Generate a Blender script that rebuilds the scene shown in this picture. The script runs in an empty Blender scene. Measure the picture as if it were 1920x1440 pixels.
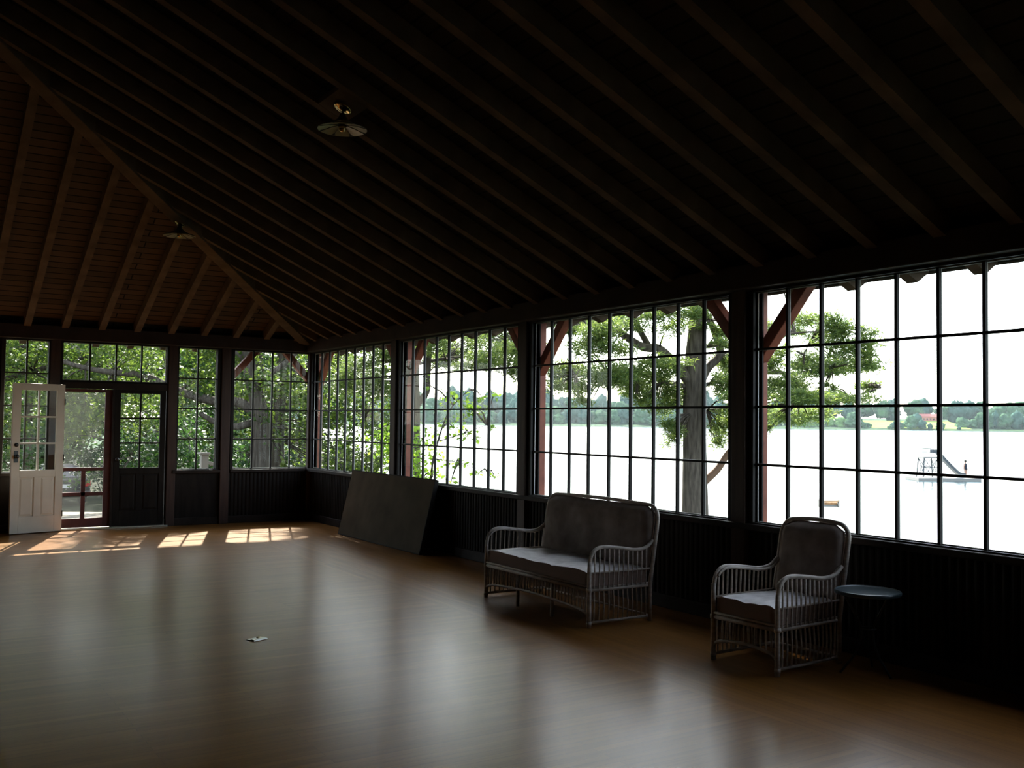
import bpy, bmesh, math, random
import numpy as np
from mathutils import Vector, Matrix, noise as mnoise
random.seed(7)
rng = np.random.default_rng(11)
PI = math.pi
scn = bpy.context.scene
COL = scn.collection

# ------------------------------------------------------------------ room dimensions (metres)
W, D = 6.035, 15.608          # lake wall plane x = W, end wall plane y = D
S, T = 0.861, 2.736           # window sill and head
XL, YB = -6.4, -3.2           # unseen left and back walls
EYE = 1.65
TAN = 0.453                   # roof slope
def zr(x): return 2.93 + TAN * (5.848 - x)      # lower edge of lake-side rafters
def zre(y): return 2.93 + TAN * (15.421 - y)    # lower edge of end-wall rafters

# ------------------------------------------------------------------ materials
def mat(name, color, rough=0.6, spec=0.5, metal=0.0, grain=None, bump=0.0, noise_scale=6.0, var=0.25, stretch=(1, 1, 1)):
    m = bpy.data.materials.new(name); m.use_nodes = True
    nt = m.node_tree; N = nt.nodes; L = nt.links
    b = N['Principled BSDF']
    b.inputs['Base Color'].default_value = (*color, 1)
    b.inputs['Roughness'].default_value = rough
    b.inputs['Metallic'].default_value = metal
    b.inputs['Specular IOR Level'].default_value = spec
    if grain is not None or bump:
        tc = N.new('ShaderNodeTexCoord'); mp = N.new('ShaderNodeMapping')
        mp.inputs['Scale'].default_value = stretch
        L.new(tc.outputs['Object'], mp.inputs['Vector'])
        nz = N.new('ShaderNodeTexNoise'); nz.inputs['Scale'].default_value = noise_scale
        nz.inputs['Detail'].default_value = 5
        L.new(mp.outputs['Vector'], nz.inputs['Vector'])
        if grain is not None:
            rp = N.new('ShaderNodeValToRGB')
            rp.color_ramp.elements[0].position = 0.3; rp.color_ramp.elements[1].position = 0.72
            rp.color_ramp.elements[0].color = (*[c * (1 - var) for c in color], 1)
            rp.color_ramp.elements[1].color = (*grain, 1)
            L.new(nz.outputs['Fac'], rp.inputs['Fac']); L.new(rp.outputs['Color'], b.inputs['Base Color'])
        if bump:
            bp = N.new('ShaderNodeBump'); bp.inputs['Strength'].default_value = bump
            bp.inputs['Distance'].default_value = 0.01
            L.new(nz.outputs['Fac'], bp.inputs['Height']); L.new(bp.outputs['Normal'], b.inputs['Normal'])
    return m

M = {}
M['wall'] = mat('dark stained wall boards', (0.013, 0.0102, 0.0085), 0.6, 0.12, grain=(0.021, 0.0165, 0.0135), noise_scale=5, stretch=(3, 3, .4))
M['trim'] = mat('dark stained trim', (0.022, 0.016, 0.013), 0.6, 0.15, grain=(0.036, 0.026, 0.021), noise_scale=4)
M['post'] = mat('brown stained post', (0.055, 0.031, 0.024), 0.6, 0.3, grain=(0.075, 0.043, 0.032), noise_scale=5, stretch=(4, 4, .4))
M['beam'] = mat('brown stained plate beam', (0.040, 0.024, 0.019), 0.65, 0.25, grain=(0.055, 0.033, 0.026), noise_scale=4)
M['rafter'] = mat('brown rafter wood', (0.145, 0.10, 0.07), 0.75, 0.1, grain=(0.20, 0.14, 0.10), noise_scale=4)
M['red'] = mat('oxide red exterior paint', (0.27, 0.065, 0.035), 0.55, 0.4, grain=(0.36, 0.10, 0.055), noise_scale=7)
M['putty'] = mat('sky-lit pale putty', (0.62, 0.60, 0.55), 0.6)  # pale tone stands for sky light on the muntin sides
M['sash'] = mat('dark sash bars', (0.02, 0.016, 0.014), 0.6, 0.2)
M['white_door'] = mat('cream door paint', (0.70, 0.62, 0.50), 0.45, 0.4, grain=(0.76, 0.69, 0.57), noise_scale=3, var=.06)
M['black_iron'] = mat('black iron', (0.012, 0.012, 0.012), 0.35)
M['screen_wood'] = mat('dark red screen door frame', (0.085, 0.022, 0.02), 0.5, 0.4, grain=(0.12, 0.03, 0.026))
M['wicker'] = mat('grey brown reed', (0.44, 0.365, 0.30), 0.45, 0.3, grain=(0.58, 0.50, 0.42), noise_scale=14, stretch=(1, 1, 3))
M['cushion'] = mat('faded grey brown canvas', (0.30, 0.235, 0.20), 0.9, 0.2, grain=(0.37, 0.295, 0.255), noise_scale=9, bump=.35)
M['seat'] = mat('window-lit grey mauve canvas', (0.74, 0.69, 0.70), 0.45, 0.8, grain=(0.84, 0.80, 0.81), noise_scale=11, bump=.5)  # top colour raised to carry window light, paler than the cushion edge
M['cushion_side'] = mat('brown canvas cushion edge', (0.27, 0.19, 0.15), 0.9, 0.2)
M['board'] = mat('olive brown hardboard', (0.078, 0.062, 0.040), 0.8, 0.05, grain=(0.102, 0.082, 0.055), noise_scale=3, var=.15)
M['board_edge'] = mat('dark board edging', (0.02, 0.018, 0.016), 0.7, 0.1)
M['table'] = mat('blue green painted metal top', (0.035, 0.06, 0.068), 0.3, 0.5)
M['table_leg'] = mat('dark wrought metal', (0.022, 0.024, 0.026), 0.45)
M['brass'] = mat('polished brass', (0.75, 0.52, 0.22), 0.18, 0.5, metal=1)
M['shade_out'] = mat('dark enamel shade', (0.02, 0.022, 0.02), 0.3)
M['shade_in'] = mat('cream enamel shade lining', (0.34, 0.29, 0.15), 0.3, 0.5)
M['plate'] = mat('dull nickel plate', (0.62, 0.60, 0.52), 0.28, metal=1)
M['bark'] = mat('grey brown pine bark', (0.085, 0.07, 0.055), 0.95, 0.1, grain=(0.15, 0.125, 0.10), noise_scale=9, bump=1.0, stretch=(2.2, 2.2, .35), var=.4)
M['bark_dark'] = mat('dark maple bark', (0.07, 0.058, 0.045), 0.95, 0.1, grain=(0.13, 0.11, 0.09), noise_scale=9, bump=1.0, stretch=(2.4, 2.4, .3), var=.4)
M['bark_red'] = mat('broken red inner bark', (0.20, 0.12, 0.08), 0.9, 0.1)
M['rail'] = mat('weathered pale railing', (0.30, 0.27, 0.22), 0.8)
M['ground'] = mat('sandy leaf strewn ground', (0.018, 0.028, 0.011), 0.95, 0.1, grain=(0.055, 0.06, 0.028), noise_scale=.5, var=.4)
M['car'] = mat('dark car paint', (0.010, 0.011, 0.014), 0.4, 0.3)
M['car_glass'] = mat('dark car glass', (0.01, 0.012, 0.014), 0.05, 0.6)
M['tyre'] = mat('black rubber', (0.012, 0.012, 0.012), 0.85)
M['tail'] = mat('red tail lamp', (0.5, 0.02, 0.015), 0.25)
M['licence'] = mat('white licence plate', (0.75, 0.75, 0.74), 0.4)
M['steel'] = mat('dark painted steel', (0.05, 0.06, 0.07), 0.5)
M['gravel'] = mat('pale gravel', (0.26, 0.24, 0.19), 0.95, 0.1, grain=(0.36, 0.33, 0.27), noise_scale=2)
M['slide'] = mat('dark slide plastic', (0.08, 0.09, 0.10), 0.4)
M['raftdeck'] = mat('grey raft decking', (0.25, 0.24, 0.22), 0.8)
M['bench'] = mat('orange brown plank', (0.50, 0.27, 0.12), 0.6, grain=(0.58, 0.34, 0.17), noise_scale=9)
M['skin'] = mat('tanned skin', (0.40, 0.22, 0.15), 0.6)
M['cloth'] = mat('dark swimwear', (0.02, 0.025, 0.04), 0.8)
M['hair'] = mat('dark hair', (0.02, 0.015, 0.01), 0.6)
M['brick'] = mat('faded red wall', (0.42, 0.16, 0.13), 0.9)
M['roofred'] = mat('red brown roof', (0.36, 0.12, 0.10), 0.9)
M['meadow'] = mat('lime green meadow', (0.22, 0.34, 0.06), 0.95, 0.1, grain=(0.30, 0.42, 0.09), noise_scale=.05)
M['shore'] = mat('dark shore scrub', (0.035, 0.07, 0.04), 0.95, 0.1, grain=(0.06, 0.11, 0.05), noise_scale=.04)

def floor_material():
    m = bpy.data.materials.new('varnished honey strip floor'); m.use_nodes = True
    nt = m.node_tree; N = nt.nodes; L = nt.links; b = N['Principled BSDF']
    tc = N.new('ShaderNodeTexCoord')
    sx = N.new('ShaderNodeSeparateXYZ'); L.new(tc.outputs['Object'], sx.inputs[0])
    # the border beside the lake wall is laid lengthwise, the rest crosswise, mitred at the corner
    def math_(op, a, bb=None, c=None):
        n = N.new('ShaderNodeMath'); n.operation = op
        for i, v in enumerate((a, bb, c)):
            if v is None: continue
            if hasattr(v, 'type'): L.new(v, n.inputs[i])
            else: n.inputs[i].default_value = v
        return n.outputs[0]
    dx = math_('SUBTRACT', W, sx.outputs[0]); dy = math_('SUBTRACT', D, sx.outputs[1])
    isb = math_('MULTIPLY', math_('LESS_THAN', dx, 1.75), math_('LESS_THAN', dx, dy))
    mixu = N.new('ShaderNodeMix'); mixu.data_type = 'VECTOR'
    ca = N.new('ShaderNodeCombineXYZ'); cb = N.new('ShaderNodeCombineXYZ')
    L.new(sx.outputs[0], ca.inputs[0]); L.new(sx.outputs[1], ca.inputs[1])
    L.new(sx.outputs[1], cb.inputs[0]); L.new(sx.outputs[0], cb.inputs[1])
    L.new(isb, mixu.inputs['Factor']); L.new(ca.outputs[0], mixu.inputs['A']); L.new(cb.outputs[0], mixu.inputs['B'])
    uv = mixu.outputs['Result']
    br = N.new('ShaderNodeTexBrick'); L.new(uv, br.inputs['Vector'])
    br.inputs['Scale'].default_value = 1.0; br.inputs['Brick Width'].default_value = 1.9
    br.inputs['Row Height'].default_value = 0.057; br.inputs['Mortar Size'].default_value = 0.0012
    br.inputs['Mortar Smooth'].default_value = .2
    br.offset = 0.37; br.inputs['Bias'].default_value = 0.0
    br.inputs['Color1'].default_value = (0.26, 0.108, 0.022, 1); br.inputs['Color2'].default_value = (0.34, 0.150, 0.034, 1)
    br.inputs['Mortar'].default_value = (0.13, 0.06, 0.02, 1)
    mp = N.new('ShaderNodeMapping'); mp.inputs['Scale'].default_value = (.6, 9, 1); L.new(uv, mp.inputs['Vector'])
    nz = N.new('ShaderNodeTexNoise'); nz.inputs['Scale'].default_value = 3; nz.inputs['Detail'].default_value = 6
    L.new(mp.outputs[0], nz.inputs['Vector'])
    mx = N.new('ShaderNodeMix'); mx.data_type = 'RGBA'; mx.blend_type = 'MULTIPLY'; mx.inputs['Factor'].default_value = .55
    rp = N.new('ShaderNodeValToRGB'); rp.color_ramp.elements[0].position = .3; rp.color_ramp.elements[1].position = .7
    rp.color_ramp.elements[0].color = (.55, .50, .45, 1); rp.color_ramp.elements[1].color = (1, 1, 1, 1)
    L.new(nz.outputs['Fac'], rp.inputs['Fac'])
    L.new(br.outputs['Color'], mx.inputs['A']); L.new(rp.outputs['Color'], mx.inputs['B'])
    L.new(mx.outputs['Result'], b.inputs['Base Color'])
    b.inputs['Roughness'].default_value = .28
    b.inputs['Specular IOR Level'].default_value = .22; b.inputs['Specular Tint'].default_value = (1, .86, .62, 1)
    return m
M['floor'] = floor_material()

def roof_material(axis, ca, cb_):
    m = bpy.data.materials.new('brown roof boards ' + axis); m.use_nodes = True
    nt = m.node_tree; N = nt.nodes; L = nt.links; b = N['Principled BSDF']
    tc = N.new('ShaderNodeTexCoord'); mp = N.new('ShaderNodeMapping')
    if axis == 'y': mp.inputs['Rotation'].default_value = (0, 0, 0)
    else: mp.inputs['Rotation'].default_value = (0, 0, PI / 2)
    L.new(tc.outputs['Object'], mp.inputs[0])
    br = N.new('ShaderNodeTexBrick'); L.new(mp.outputs[0], br.inputs['Vector'])
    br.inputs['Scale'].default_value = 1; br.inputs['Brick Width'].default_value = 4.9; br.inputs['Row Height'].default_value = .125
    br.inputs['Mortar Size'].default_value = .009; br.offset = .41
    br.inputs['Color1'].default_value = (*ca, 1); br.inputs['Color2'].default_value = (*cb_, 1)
    br.inputs['Mortar'].default_value = (.008, .006, .005, 1)
    L.new(br.outputs['Color'], b.inputs['Base Color']); b.inputs['Roughness'].default_value = .75
    b.inputs['Specular IOR Level'].default_value = .2
    return m
M['roof_x_shaded'] = roof_material('x', (.036, .026, .02), (.054, .038, .029)); M['roof_y_lit'] = roof_material('y', (.085, .056, .040), (.13, .085, .060))  # same boards; lake slope darkened and end slope lightened to paint their lighting

def glass_material():
    m = bpy.data.materials.new('old window glass'); m.use_nodes = True
    nt = m.node_tree; N = nt.nodes; L = nt.links
    N.remove(N['Principled BSDF']); out = N['Material Output']
    tr = N.new('ShaderNodeBsdfTransparent'); tr.inputs[0].default_value = (.94, .96, .95, 1)
    gl = N.new('ShaderNodeBsdfGlossy'); gl.inputs['Roughness'].default_value = .0
    lw = N.new('ShaderNodeLayerWeight'); lw.inputs[0].default_value = .5
    pw = N.new('ShaderNodeMath'); pw.operation = 'POWER'; L.new(lw.outputs['Facing'], pw.inputs[0]); pw.inputs[1].default_value = 5
    fr = N.new('ShaderNodeMath'); fr.operation = 'MULTIPLY_ADD'; L.new(pw.outputs[0], fr.inputs[0]); fr.inputs[1].default_value = .2; fr.inputs[2].default_value = .008
    mx = N.new('ShaderNodeMixShader'); L.new(fr.outputs[0], mx.inputs[0]); L.new(tr.outputs[0], mx.inputs[1]); L.new(gl.outputs[0], mx.inputs[2])
    L.new(mx.outputs[0], out.inputs[0])
    return m
M['glass'] = glass_material()

def screen_material():
    m = bpy.data.materials.new('grey insect screen'); m.use_nodes = True
    nt = m.node_tree; N = nt.nodes; L = nt.links
    N.remove(N['Principled BSDF']); out = N['Material Output']
    tr = N.new('ShaderNodeBsdfTransparent'); df = N.new('ShaderNodeBsdfDiffuse'); df.inputs[0].default_value = (.10, .105, .10, 1)
    tl = N.new('ShaderNodeBsdfTranslucent'); tl.inputs[0].default_value = (.13, .135, .125, 1)
    ad = N.new('ShaderNodeMixShader'); ad.inputs[0].default_value = .5; L.new(df.outputs[0], ad.inputs[1]); L.new(tl.outputs[0], ad.inputs[2])
    mx = N.new('ShaderNodeMixShader'); mx.inputs[0].default_value = .15
    L.new(tr.outputs[0], mx.inputs[1]); L.new(ad.outputs[0], mx.inputs[2]); L.new(mx.outputs[0], out.inputs[0])
    return m
M['screen'] = screen_material()

def leaf_material(name, c1, c2, trans, tcol):
    m = bpy.data.materials.new(name); m.use_nodes = True
    nt = m.node_tree; N = nt.nodes; L = nt.links
    b = N['Principled BSDF']; out = N['Material Output']
    g = N.new('ShaderNodeNewGeometry'); rp = N.new('ShaderNodeValToRGB')
    rp.color_ramp.elements[0].color = (*c1, 1); rp.color_ramp.elements[1].color = (*c2, 1)
    L.new(g.outputs['Random Per Island'], rp.inputs['Fac']); L.new(rp.outputs['Color'], b.inputs['Base Color'])
    b.inputs['Roughness'].default_value = .5; b.inputs['Specular IOR Level'].default_value = .35
    t = N.new('ShaderNodeBsdfTranslucent')
    mc = N.new('ShaderNodeMix'); mc.data_type = 'RGBA'; mc.blend_type = 'MULTIPLY'; mc.inputs['Factor'].default_value = 1
    L.new(rp.outputs['Color'], mc.inputs['A']); mc.inputs['B'].default_value = (*tcol, 1)
    L.new(mc.outputs['Result'], t.inputs['Color'])
    mx = N.new('ShaderNodeMixShader'); mx.inputs[0].default_value = trans
    L.new(b.outputs[0], mx.inputs[1]); L.new(t.outputs[0], mx.inputs[2]); L.new(mx.outputs[0], out.inputs[0])
    return m
M['leaf'] = leaf_material('maple leaves', (.026, .056, .015), (.115, .165, .042), .5, (1.8, 1.75, 1.0))
M['leaf_dark'] = leaf_material('shaded broad leaves', (.018, .045, .014), (.05, .095, .028), .4, (1.6, 1.7, 1.0))
M['leaf_lime'] = leaf_material('lime sapling leaves', (.12, .22, .03), (.26, .38, .07), .55, (1.9, 1.9, 1.1))
M['needle'] = leaf_material('pine needles', (.055, .10, .042), (.23, .29, .095), .52, (1.8, 1.8, 1.1))
M['far_a'] = mat('distant broadleaf crown', (.035, .095, .055), .95, .05, grain=(.09, .17, .08), noise_scale=.9, bump=.6)
M['far_b'] = mat('distant bluish crown', (.028, .08, .062), .95, .05, grain=(.06, .125, .095), noise_scale=.9, bump=.6)
M['far_c'] = mat('distant lime crown', (.11, .22, .07), .95, .05, grain=(.18, .30, .10), noise_scale=.35, bump=.6)

def lake_material():
    m = bpy.data.materials.new('sunlit lake water'); m.use_nodes = True
    nt = m.node_tree; N = nt.nodes; L = nt.links; b = N['Principled BSDF']
    b.inputs['Base Color'].default_value = (.03, .06, .07, 1); b.inputs['Roughness'].default_value = .16; b.inputs['IOR'].default_value = 1.33
    tc = N.new('ShaderNodeTexCoord'); mp = N.new('ShaderNodeMapping'); mp.inputs['Scale'].default_value = (.5, .8, 1)
    L.new(tc.outputs['Object'], mp.inputs[0])
    nz = N.new('ShaderNodeTexNoise'); nz.inputs['Scale'].default_value = .9; nz.inputs['Detail'].default_value = 4
    L.new(mp.outputs[0], nz.inputs['Vector'])
    bp = N.new('ShaderNodeBump'); bp.inputs['Strength'].default_value = .6; bp.inputs['Distance'].default_value = .12
    L.new(nz.outputs['Fac'], bp.inputs['Height']); L.new(bp.outputs[0], b.inputs['Normal'])
    return m
M['lake'] = lake_material()

# ------------------------------------------------------------------ mesh helpers
class MB:
    def __init__(s): s.v = []; s.f = []
    def add(s, vs, fs):
        o = len(s.v); s.v += [tuple(p) for p in vs]; s.f += [tuple(i + o for i in f) for f in fs]; return s
    def box(s, a, b):
        (x0, y0, z0), (x1, y1, z1) = a, b
        x0, x1 = min(x0, x1), max(x0, x1); y0, y1 = min(y0, y1), max(y0, y1); z0, z1 = min(z0, z1), max(z0, z1)
        return s.add([(x0,y0,z0),(x1,y0,z0),(x1,y1,z0),(x0,y1,z0),(x0,y0,z1),(x1,y0,z1),(x1,y1,z1),(x0,y1,z1)],
                     [(3,2,1,0),(4,5,6,7),(0,1,5,4),(1,2,6,5),(2,3,7,6),(3,0,4,7)])
    def prism(s, pts, off):
        """polygon pts (3-D) extruded by vector off"""
        n = len(pts); off = Vector(off)
        a = [Vector(p) for p in pts]; b = [p + off for p in a]
        fs = [tuple(range(n - 1, -1, -1)), tuple(range(n, 2 * n))] + [(i, (i + 1) % n, n + (i + 1) % n, n + i) for i in range(n)]
        return s.add(a + b, fs)
    def bar(s, a, b, w, h, up=(0, 0, 1)):
        a = Vector(a); b = Vector(b); d = (b - a).normalized(); up = Vector(up)
        r = d.cross(up).normalized(); u = r.cross(d).normalized()
        vs = []
        for p in (a, b):
            for i, j in ((-1, -1), (1, -1), (1, 1), (-1, 1)): vs.append(p + r * (i * w / 2) + u * (j * h / 2))
        return s.add(vs, [(3,2,1,0),(4,5,6,7),(0,1,5,4),(1,2,6,5),(2,3,7,6),(3,0,4,7)])
    def tube(s, pts, r, n=8, caps=True, closed=False):
        pts = [Vector(p) for p in pts]; k = len(pts)
        rs = r if isinstance(r, (list, tuple)) else [r] * k
        o = len(s.v); prev = None
        for i, p in enumerate(pts):
            if closed: t = pts[(i + 1) % k] - pts[i - 1]
            else: t = pts[min(i + 1, k - 1)] - pts[max(i - 1, 0)]
            t.normalize()
            if prev is None:
                a = Vector((0, 0, 1)) if abs(t.z) < .9 else Vector((1, 0, 0))
                x = t.cross(a).normalized()
            else:
                x = (prev - t * prev.dot(t)).normalized()
            prev = x; y = t.cross(x)
            for j in range(n):
                an = 2 * PI * j / n; s.v.append(tuple(p + (x * math.cos(an) + y * math.sin(an)) * rs[i]))
        rr = k if closed else k - 1
        for i in range(rr):
            for j in range(n):
                a = o + i * n + j; b_ = o + i * n + (j + 1) % n; i2 = (i + 1) % k
                s.f.append((a, b_, o + i2 * n + (j + 1) % n, o + i2 * n + j))
        if caps and not closed:
            s.f.append(tuple(o + j for j in range(n - 1, -1, -1))); s.f.append(tuple(o + (k - 1) * n + j for j in range(n)))
        return s
    def lathe(s, prof, c=(0, 0, 0), n=32, close=False):
        """prof: (r, z) list"""
        o = len(s.v); k = len(prof)
        for r, z in prof:
            for j in range(n):
                a = 2 * PI * j / n; s.v.append((c[0] + r * math.cos(a), c[1] + r * math.sin(a), c[2] + z))
        for i in range(k - 1):
            for j in range(n):
                s.f.append((o + i * n + j, o + i * n + (j + 1) % n, o + (i + 1) * n + (j + 1) % n, o + (i + 1) * n + j))
        s.f.append(tuple(o + j for j in range(n - 1, -1, -1))); s.f.append(tuple(o + (k - 1) * n + j for j in range(n)))
        return s
    def xf(s, mtx):
        s.v = [tuple(mtx @ Vector(p)) for p in s.v]; return s
    def build(s, name, m, parent=None, smooth=False, bevel=0.0, subsurf=0):
        me = bpy.data.meshes.new(name); me.from_pydata(s.v, [], s.f); me.update()
        bm = bmesh.new(); bm.from_mesh(me); bmesh.ops.recalc_face_normals(bm, faces=bm.faces); bm.to_mesh(me); bm.free()
        o = bpy.data.objects.new(name, me); COL.objects.link(o)
        me.materials.append(m)
        if smooth:
            me.polygons.foreach_set('use_smooth', [True] * len(me.polygons))
        if bevel:
            md = o.modifiers.new('edge', 'BEVEL'); md.width = bevel; md.segments = 2; md.limit_method = 'ANGLE'
        if subsurf:
            md = o.modifiers.new('round', 'SUBSURF'); md.levels = subsurf; md.render_levels = subsurf
        if parent: o.parent = parent
        return o

def tag(o, label, cat, group=None, kind=None):
    o['label'] = label; o['category'] = cat
    if group: o['group'] = group
    if kind: o['kind'] = kind
    return o
def empty(name, loc=(0, 0, 0), rz=0.0):
    o = bpy.data.objects.new(name, None); COL.objects.link(o); o.location = loc; o.rotation_euler = (0, 0, rz)
    o.empty_display_size = .2
    return o
def spline(pts, sub=6):
    P = [Vector(p) for p in pts]; P = [P[0] * 2 - P[1]] + P + [P[-1] * 2 - P[-2]]; out = []
    for i in range(1, len(P) - 2):
        for k in range(sub):
            t = k / sub; a, b, c, d = P[i - 1:i + 3]
            out.append(.5 * (2 * b + (c - a) * t + (2 * a - 5 * b + 4 * c - d) * t * t + (3 * b - a - 3 * c + d) * t ** 3))
    out.append(P[-2]); return out
def copy_tree(o, parent=None):
    c = o.copy(); COL.objects.link(c); c.parent = parent
    for ch in o.children:
        k = ch.copy(); COL.objects.link(k); k.parent = c
        for g in ch.children:
            d = g.copy(); COL.objects.link(d); d.parent = k
    return c

# ------------------------------------------------------------------ the room shell
def struct(o, label, cat, group=None): return tag(o, label, cat, group, 'structure')

struct(MB().box((XL - .1, YB - .1, -.3), (W + .1, D + .1, 0)).build('floor', M['floor']),
       'varnished honey brown strip wood floor of the pavilion', 'floor')

# bays on the lake wall: left edge of each window and its width
Y0, BAY, WW = 15.472, 3.255, 2.974
lake_bays = [(Y0 - i * BAY - WW, Y0 - i * BAY) for i in range(5)]
def wall_holes(a0, a1, z0, z1, holes):
    xs = sorted({a0, a1, *[h[0] for h in holes], *[h[1] for h in holes]}); zs = sorted({z0, z1, *[h[2] for h in holes], *[h[3] for h in holes]})
    cells = []
    for i in range(len(xs) - 1):
        run = None
        for j in range(len(zs) - 1):
            cx = (xs[i] + xs[i + 1]) / 2; cz = (zs[j] + zs[j + 1]) / 2
            solid = not any(h[0] < cx < h[1] and h[2] < cz < h[3] for h in holes)
            if solid: run = (run[0] if run else zs[j], zs[j + 1])
            if (not solid or j == len(zs) - 2) and run: cells.append((xs[i], xs[i + 1], *run)); run = None
    return cells
wr = MB()
for a, b, c, d in wall_holes(YB, D + .1, 0, 2.84, [(y0, y1, S, T) for y0, y1 in lake_bays]):
    wr.box((W - .02, a, c), (W + .06, b, d))
def beads(mb, a0, a1, z0, z1, face, axis, sgn=-1, pitch=.062):
    """half-round bead strips standing on a wall face"""
    n = int((a1 - a0) / pitch); p = (a1 - a0) / n
    for i in range(n):
        c = a0 + (i + .5) * p; pr = []
        for k in range(5):
            an = PI * k / 4; pr.append((c + math.cos(an) * p * .36, face + sgn * math.sin(an) * .013))
        if axis == 'x': mb.prism([(q[1], q[0], z0) for q in pr], (0, 0, z1 - z0))
        else: mb.prism([(q[0], q[1], z0) for q in pr], (0, 0, z1 - z0))
beads(wr, YB, D - .02, .12, S - .07, W - .02, 'x')
struct(wr.build('wall_right', M['wall']), 'dark beadboard wainscot wall below the lake-side windows', 'wall')

# end wall
end_holes = [(-.25, 1.15, S, T), (1.474, 2.034, S, T), (2.226, 3.69, 2.186, T), (2.20, 3.70, 0, 2.075),
             (3.874, 4.464, S, T), (4.735, 5.989, S, T)]
we = MB()
for a, b, c, d in wall_holes(XL, W - .02, 0, 2.84, end_holes): we.box((a, D - .02, c), (b, D + .06, d))
beads(we, 4.70, W - .03, .12, S - .07, D - .02, 'y')
beads(we, -.3, 1.2, .12, S - .07, D - .02, 'y')
struct(we.build('wall_end', M['wall']), 'dark board end wall holding the doors and narrow windows', 'wall')
struct(MB().box((XL - .1, YB, 0), (XL, D + .06, 2.84)).build('wall_left', M['wall']), 'dark plain board wall on the side away from the lake', 'wall')
struct(MB().box((XL - .1, YB - .1, 0), (W + .06, YB, 2.84)).build('wall_back', M['wall']), 'dark plain board wall behind the viewer', 'wall')
struct(MB().box((W - .045, YB, 0), (W - .02, D - .02, .115)).build('baseboard_right', M['trim'], bevel=.006), 'dark baseboard along the foot of the lake-side wainscot', 'baseboard')
be = MB(); be.box((3.70, D - .045, 0), (W - .045, D - .02, .115)); be.box((XL, D - .045, 0), (2.20, D - .02, .115))
struct(be.build('baseboard_end', M['trim'], bevel=.006), 'dark baseboard along the foot of the end wall', 'baseboard')
# sills
struct(MB().box((W - .085, YB, S - .062), (W + .10, D - .02, S - .012)).build('trim_1', M['trim'], bevel=.008), 'long dark window sill ledge under the lake-side windows', 'sill')
sl = MB()
for a, b in ((3.80, 4.53), (4.69, W - .09), (1.42, 2.10), (-.3, 1.2)): sl.box((a, D - .075, S - .062), (b, D + .10, S - .012))
struct(sl.build('trim_2', M['trim'], bevel=.008), 'dark window sill ledge under the end wall windows', 'sill')
# plate beams
struct(MB().box((W - .15, YB, 2.757), (W + .16, D + .16, 2.955)).build('trim_3', M['beam'], bevel=.01), 'brown plate beam over the lake-side windows carrying the rafters', 'beam')
struct(MB().box((XL, D - .18, 2.757), (W - .15, D + .16, 2.955)).build('trim_4', M['beam'], bevel=.01), 'brown plate beam over the end wall doors and windows', 'beam')

# roof deck (three slopes, 4 cm boards plus roofing)
RX = -.2
def deck_z(x): return zr(x) + .165
ce = MB(); h = .06
XO, YO = W + .5, D + .5
zt = deck_z(RX); yh = D - (W - RX)
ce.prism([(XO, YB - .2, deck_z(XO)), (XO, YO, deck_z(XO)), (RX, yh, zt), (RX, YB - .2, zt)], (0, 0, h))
r_side = ce.build('ceiling', M['roof_x_shaded'])
struct(r_side, 'brown board ceiling slope rising from the lake-side wall, shade put in its colour', 'ceiling')
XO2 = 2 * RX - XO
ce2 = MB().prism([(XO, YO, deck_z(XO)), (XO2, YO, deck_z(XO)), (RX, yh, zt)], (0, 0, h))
struct(ce2.build('ceiling', M['roof_y_lit']), 'brown board ceiling slope rising from the end wall', 'ceiling')
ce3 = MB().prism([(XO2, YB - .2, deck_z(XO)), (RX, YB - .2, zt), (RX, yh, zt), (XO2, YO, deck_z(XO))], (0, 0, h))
struct(ce3.build('ceiling', M['roof_x_shaded']), 'brown board ceiling slope on the side away from the lake, in the shaded tone', 'ceiling')
struct(MB().prism([(XO2, YB - .1, 2.80), (XO, YB - .1, 2.80), (XO, YB - .1, deck_z(XO)), (RX, YB - .1, zt), (XO2, YB - .1, deck_z(XO))], (0, -.08, 0)).build('wall_back', M['wall']),
       'dark gable boards above the wall behind the viewer', 'wall')

# rafters
def rafter_profile(run0, run1, tail_out, fz):
    """vertical-section outline: run coordinate u with lower edge fz(u)"""
    d = .155
    return [(run0, fz(run0)), (run1 + .31, fz(run1 + .31)), (run1 + tail_out, fz(run1 + tail_out) + d * .92), (run1 + tail_out, fz(run1 + tail_out) + d), (run0, fz(run0) + d)]
nr = 0
y = 8.721 + .53 * 12
while y > YB:
    t = D - y
    x0 = max(RX + .03, W - t + .05)
    if W - x0 > .1:
        pr = rafter_profile(x0, W, .44, zr)
        o = MB().prism([(u, y - .046, z) for u, z in pr], (0, .092, 0)).build('rafter', M['rafter'])
        struct(o, 'dark rafter sloping up from the lake-side wall', 'rafter', 'rafters of the lake-side roof slope'); nr += 1
    y -= .53
x = 1.726 + .4957 * 8
k = 0
while x > XL:
    t = min(W - x, x - (2 * RX - W))
    if t > .12:
        y0 = D - t + .05
        pr = rafter_profile(y0, D, .44, zre)
        o = MB().prism([(x - .046, u, z) for u, z in pr], (.092, 0, 0)).build('rafter', M['rafter'])
        struct(o, 'brown rafter sloping up from the end wall', 'rafter', 'rafters of the end wall roof slope')
    x -= .4957
hb = MB()
p0 = Vector((W + .35, D + .35, zr(W + .35) + .045)); p1 = Vector((RX, yh, zr(RX) + .045))
hb.bar(p0, p1, .17, .20)
struct(hb.build('hip_beam', M['rafter'], bevel=.006), 'brown hip beam running up from the far corner to the ridge', 'beam')
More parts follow.
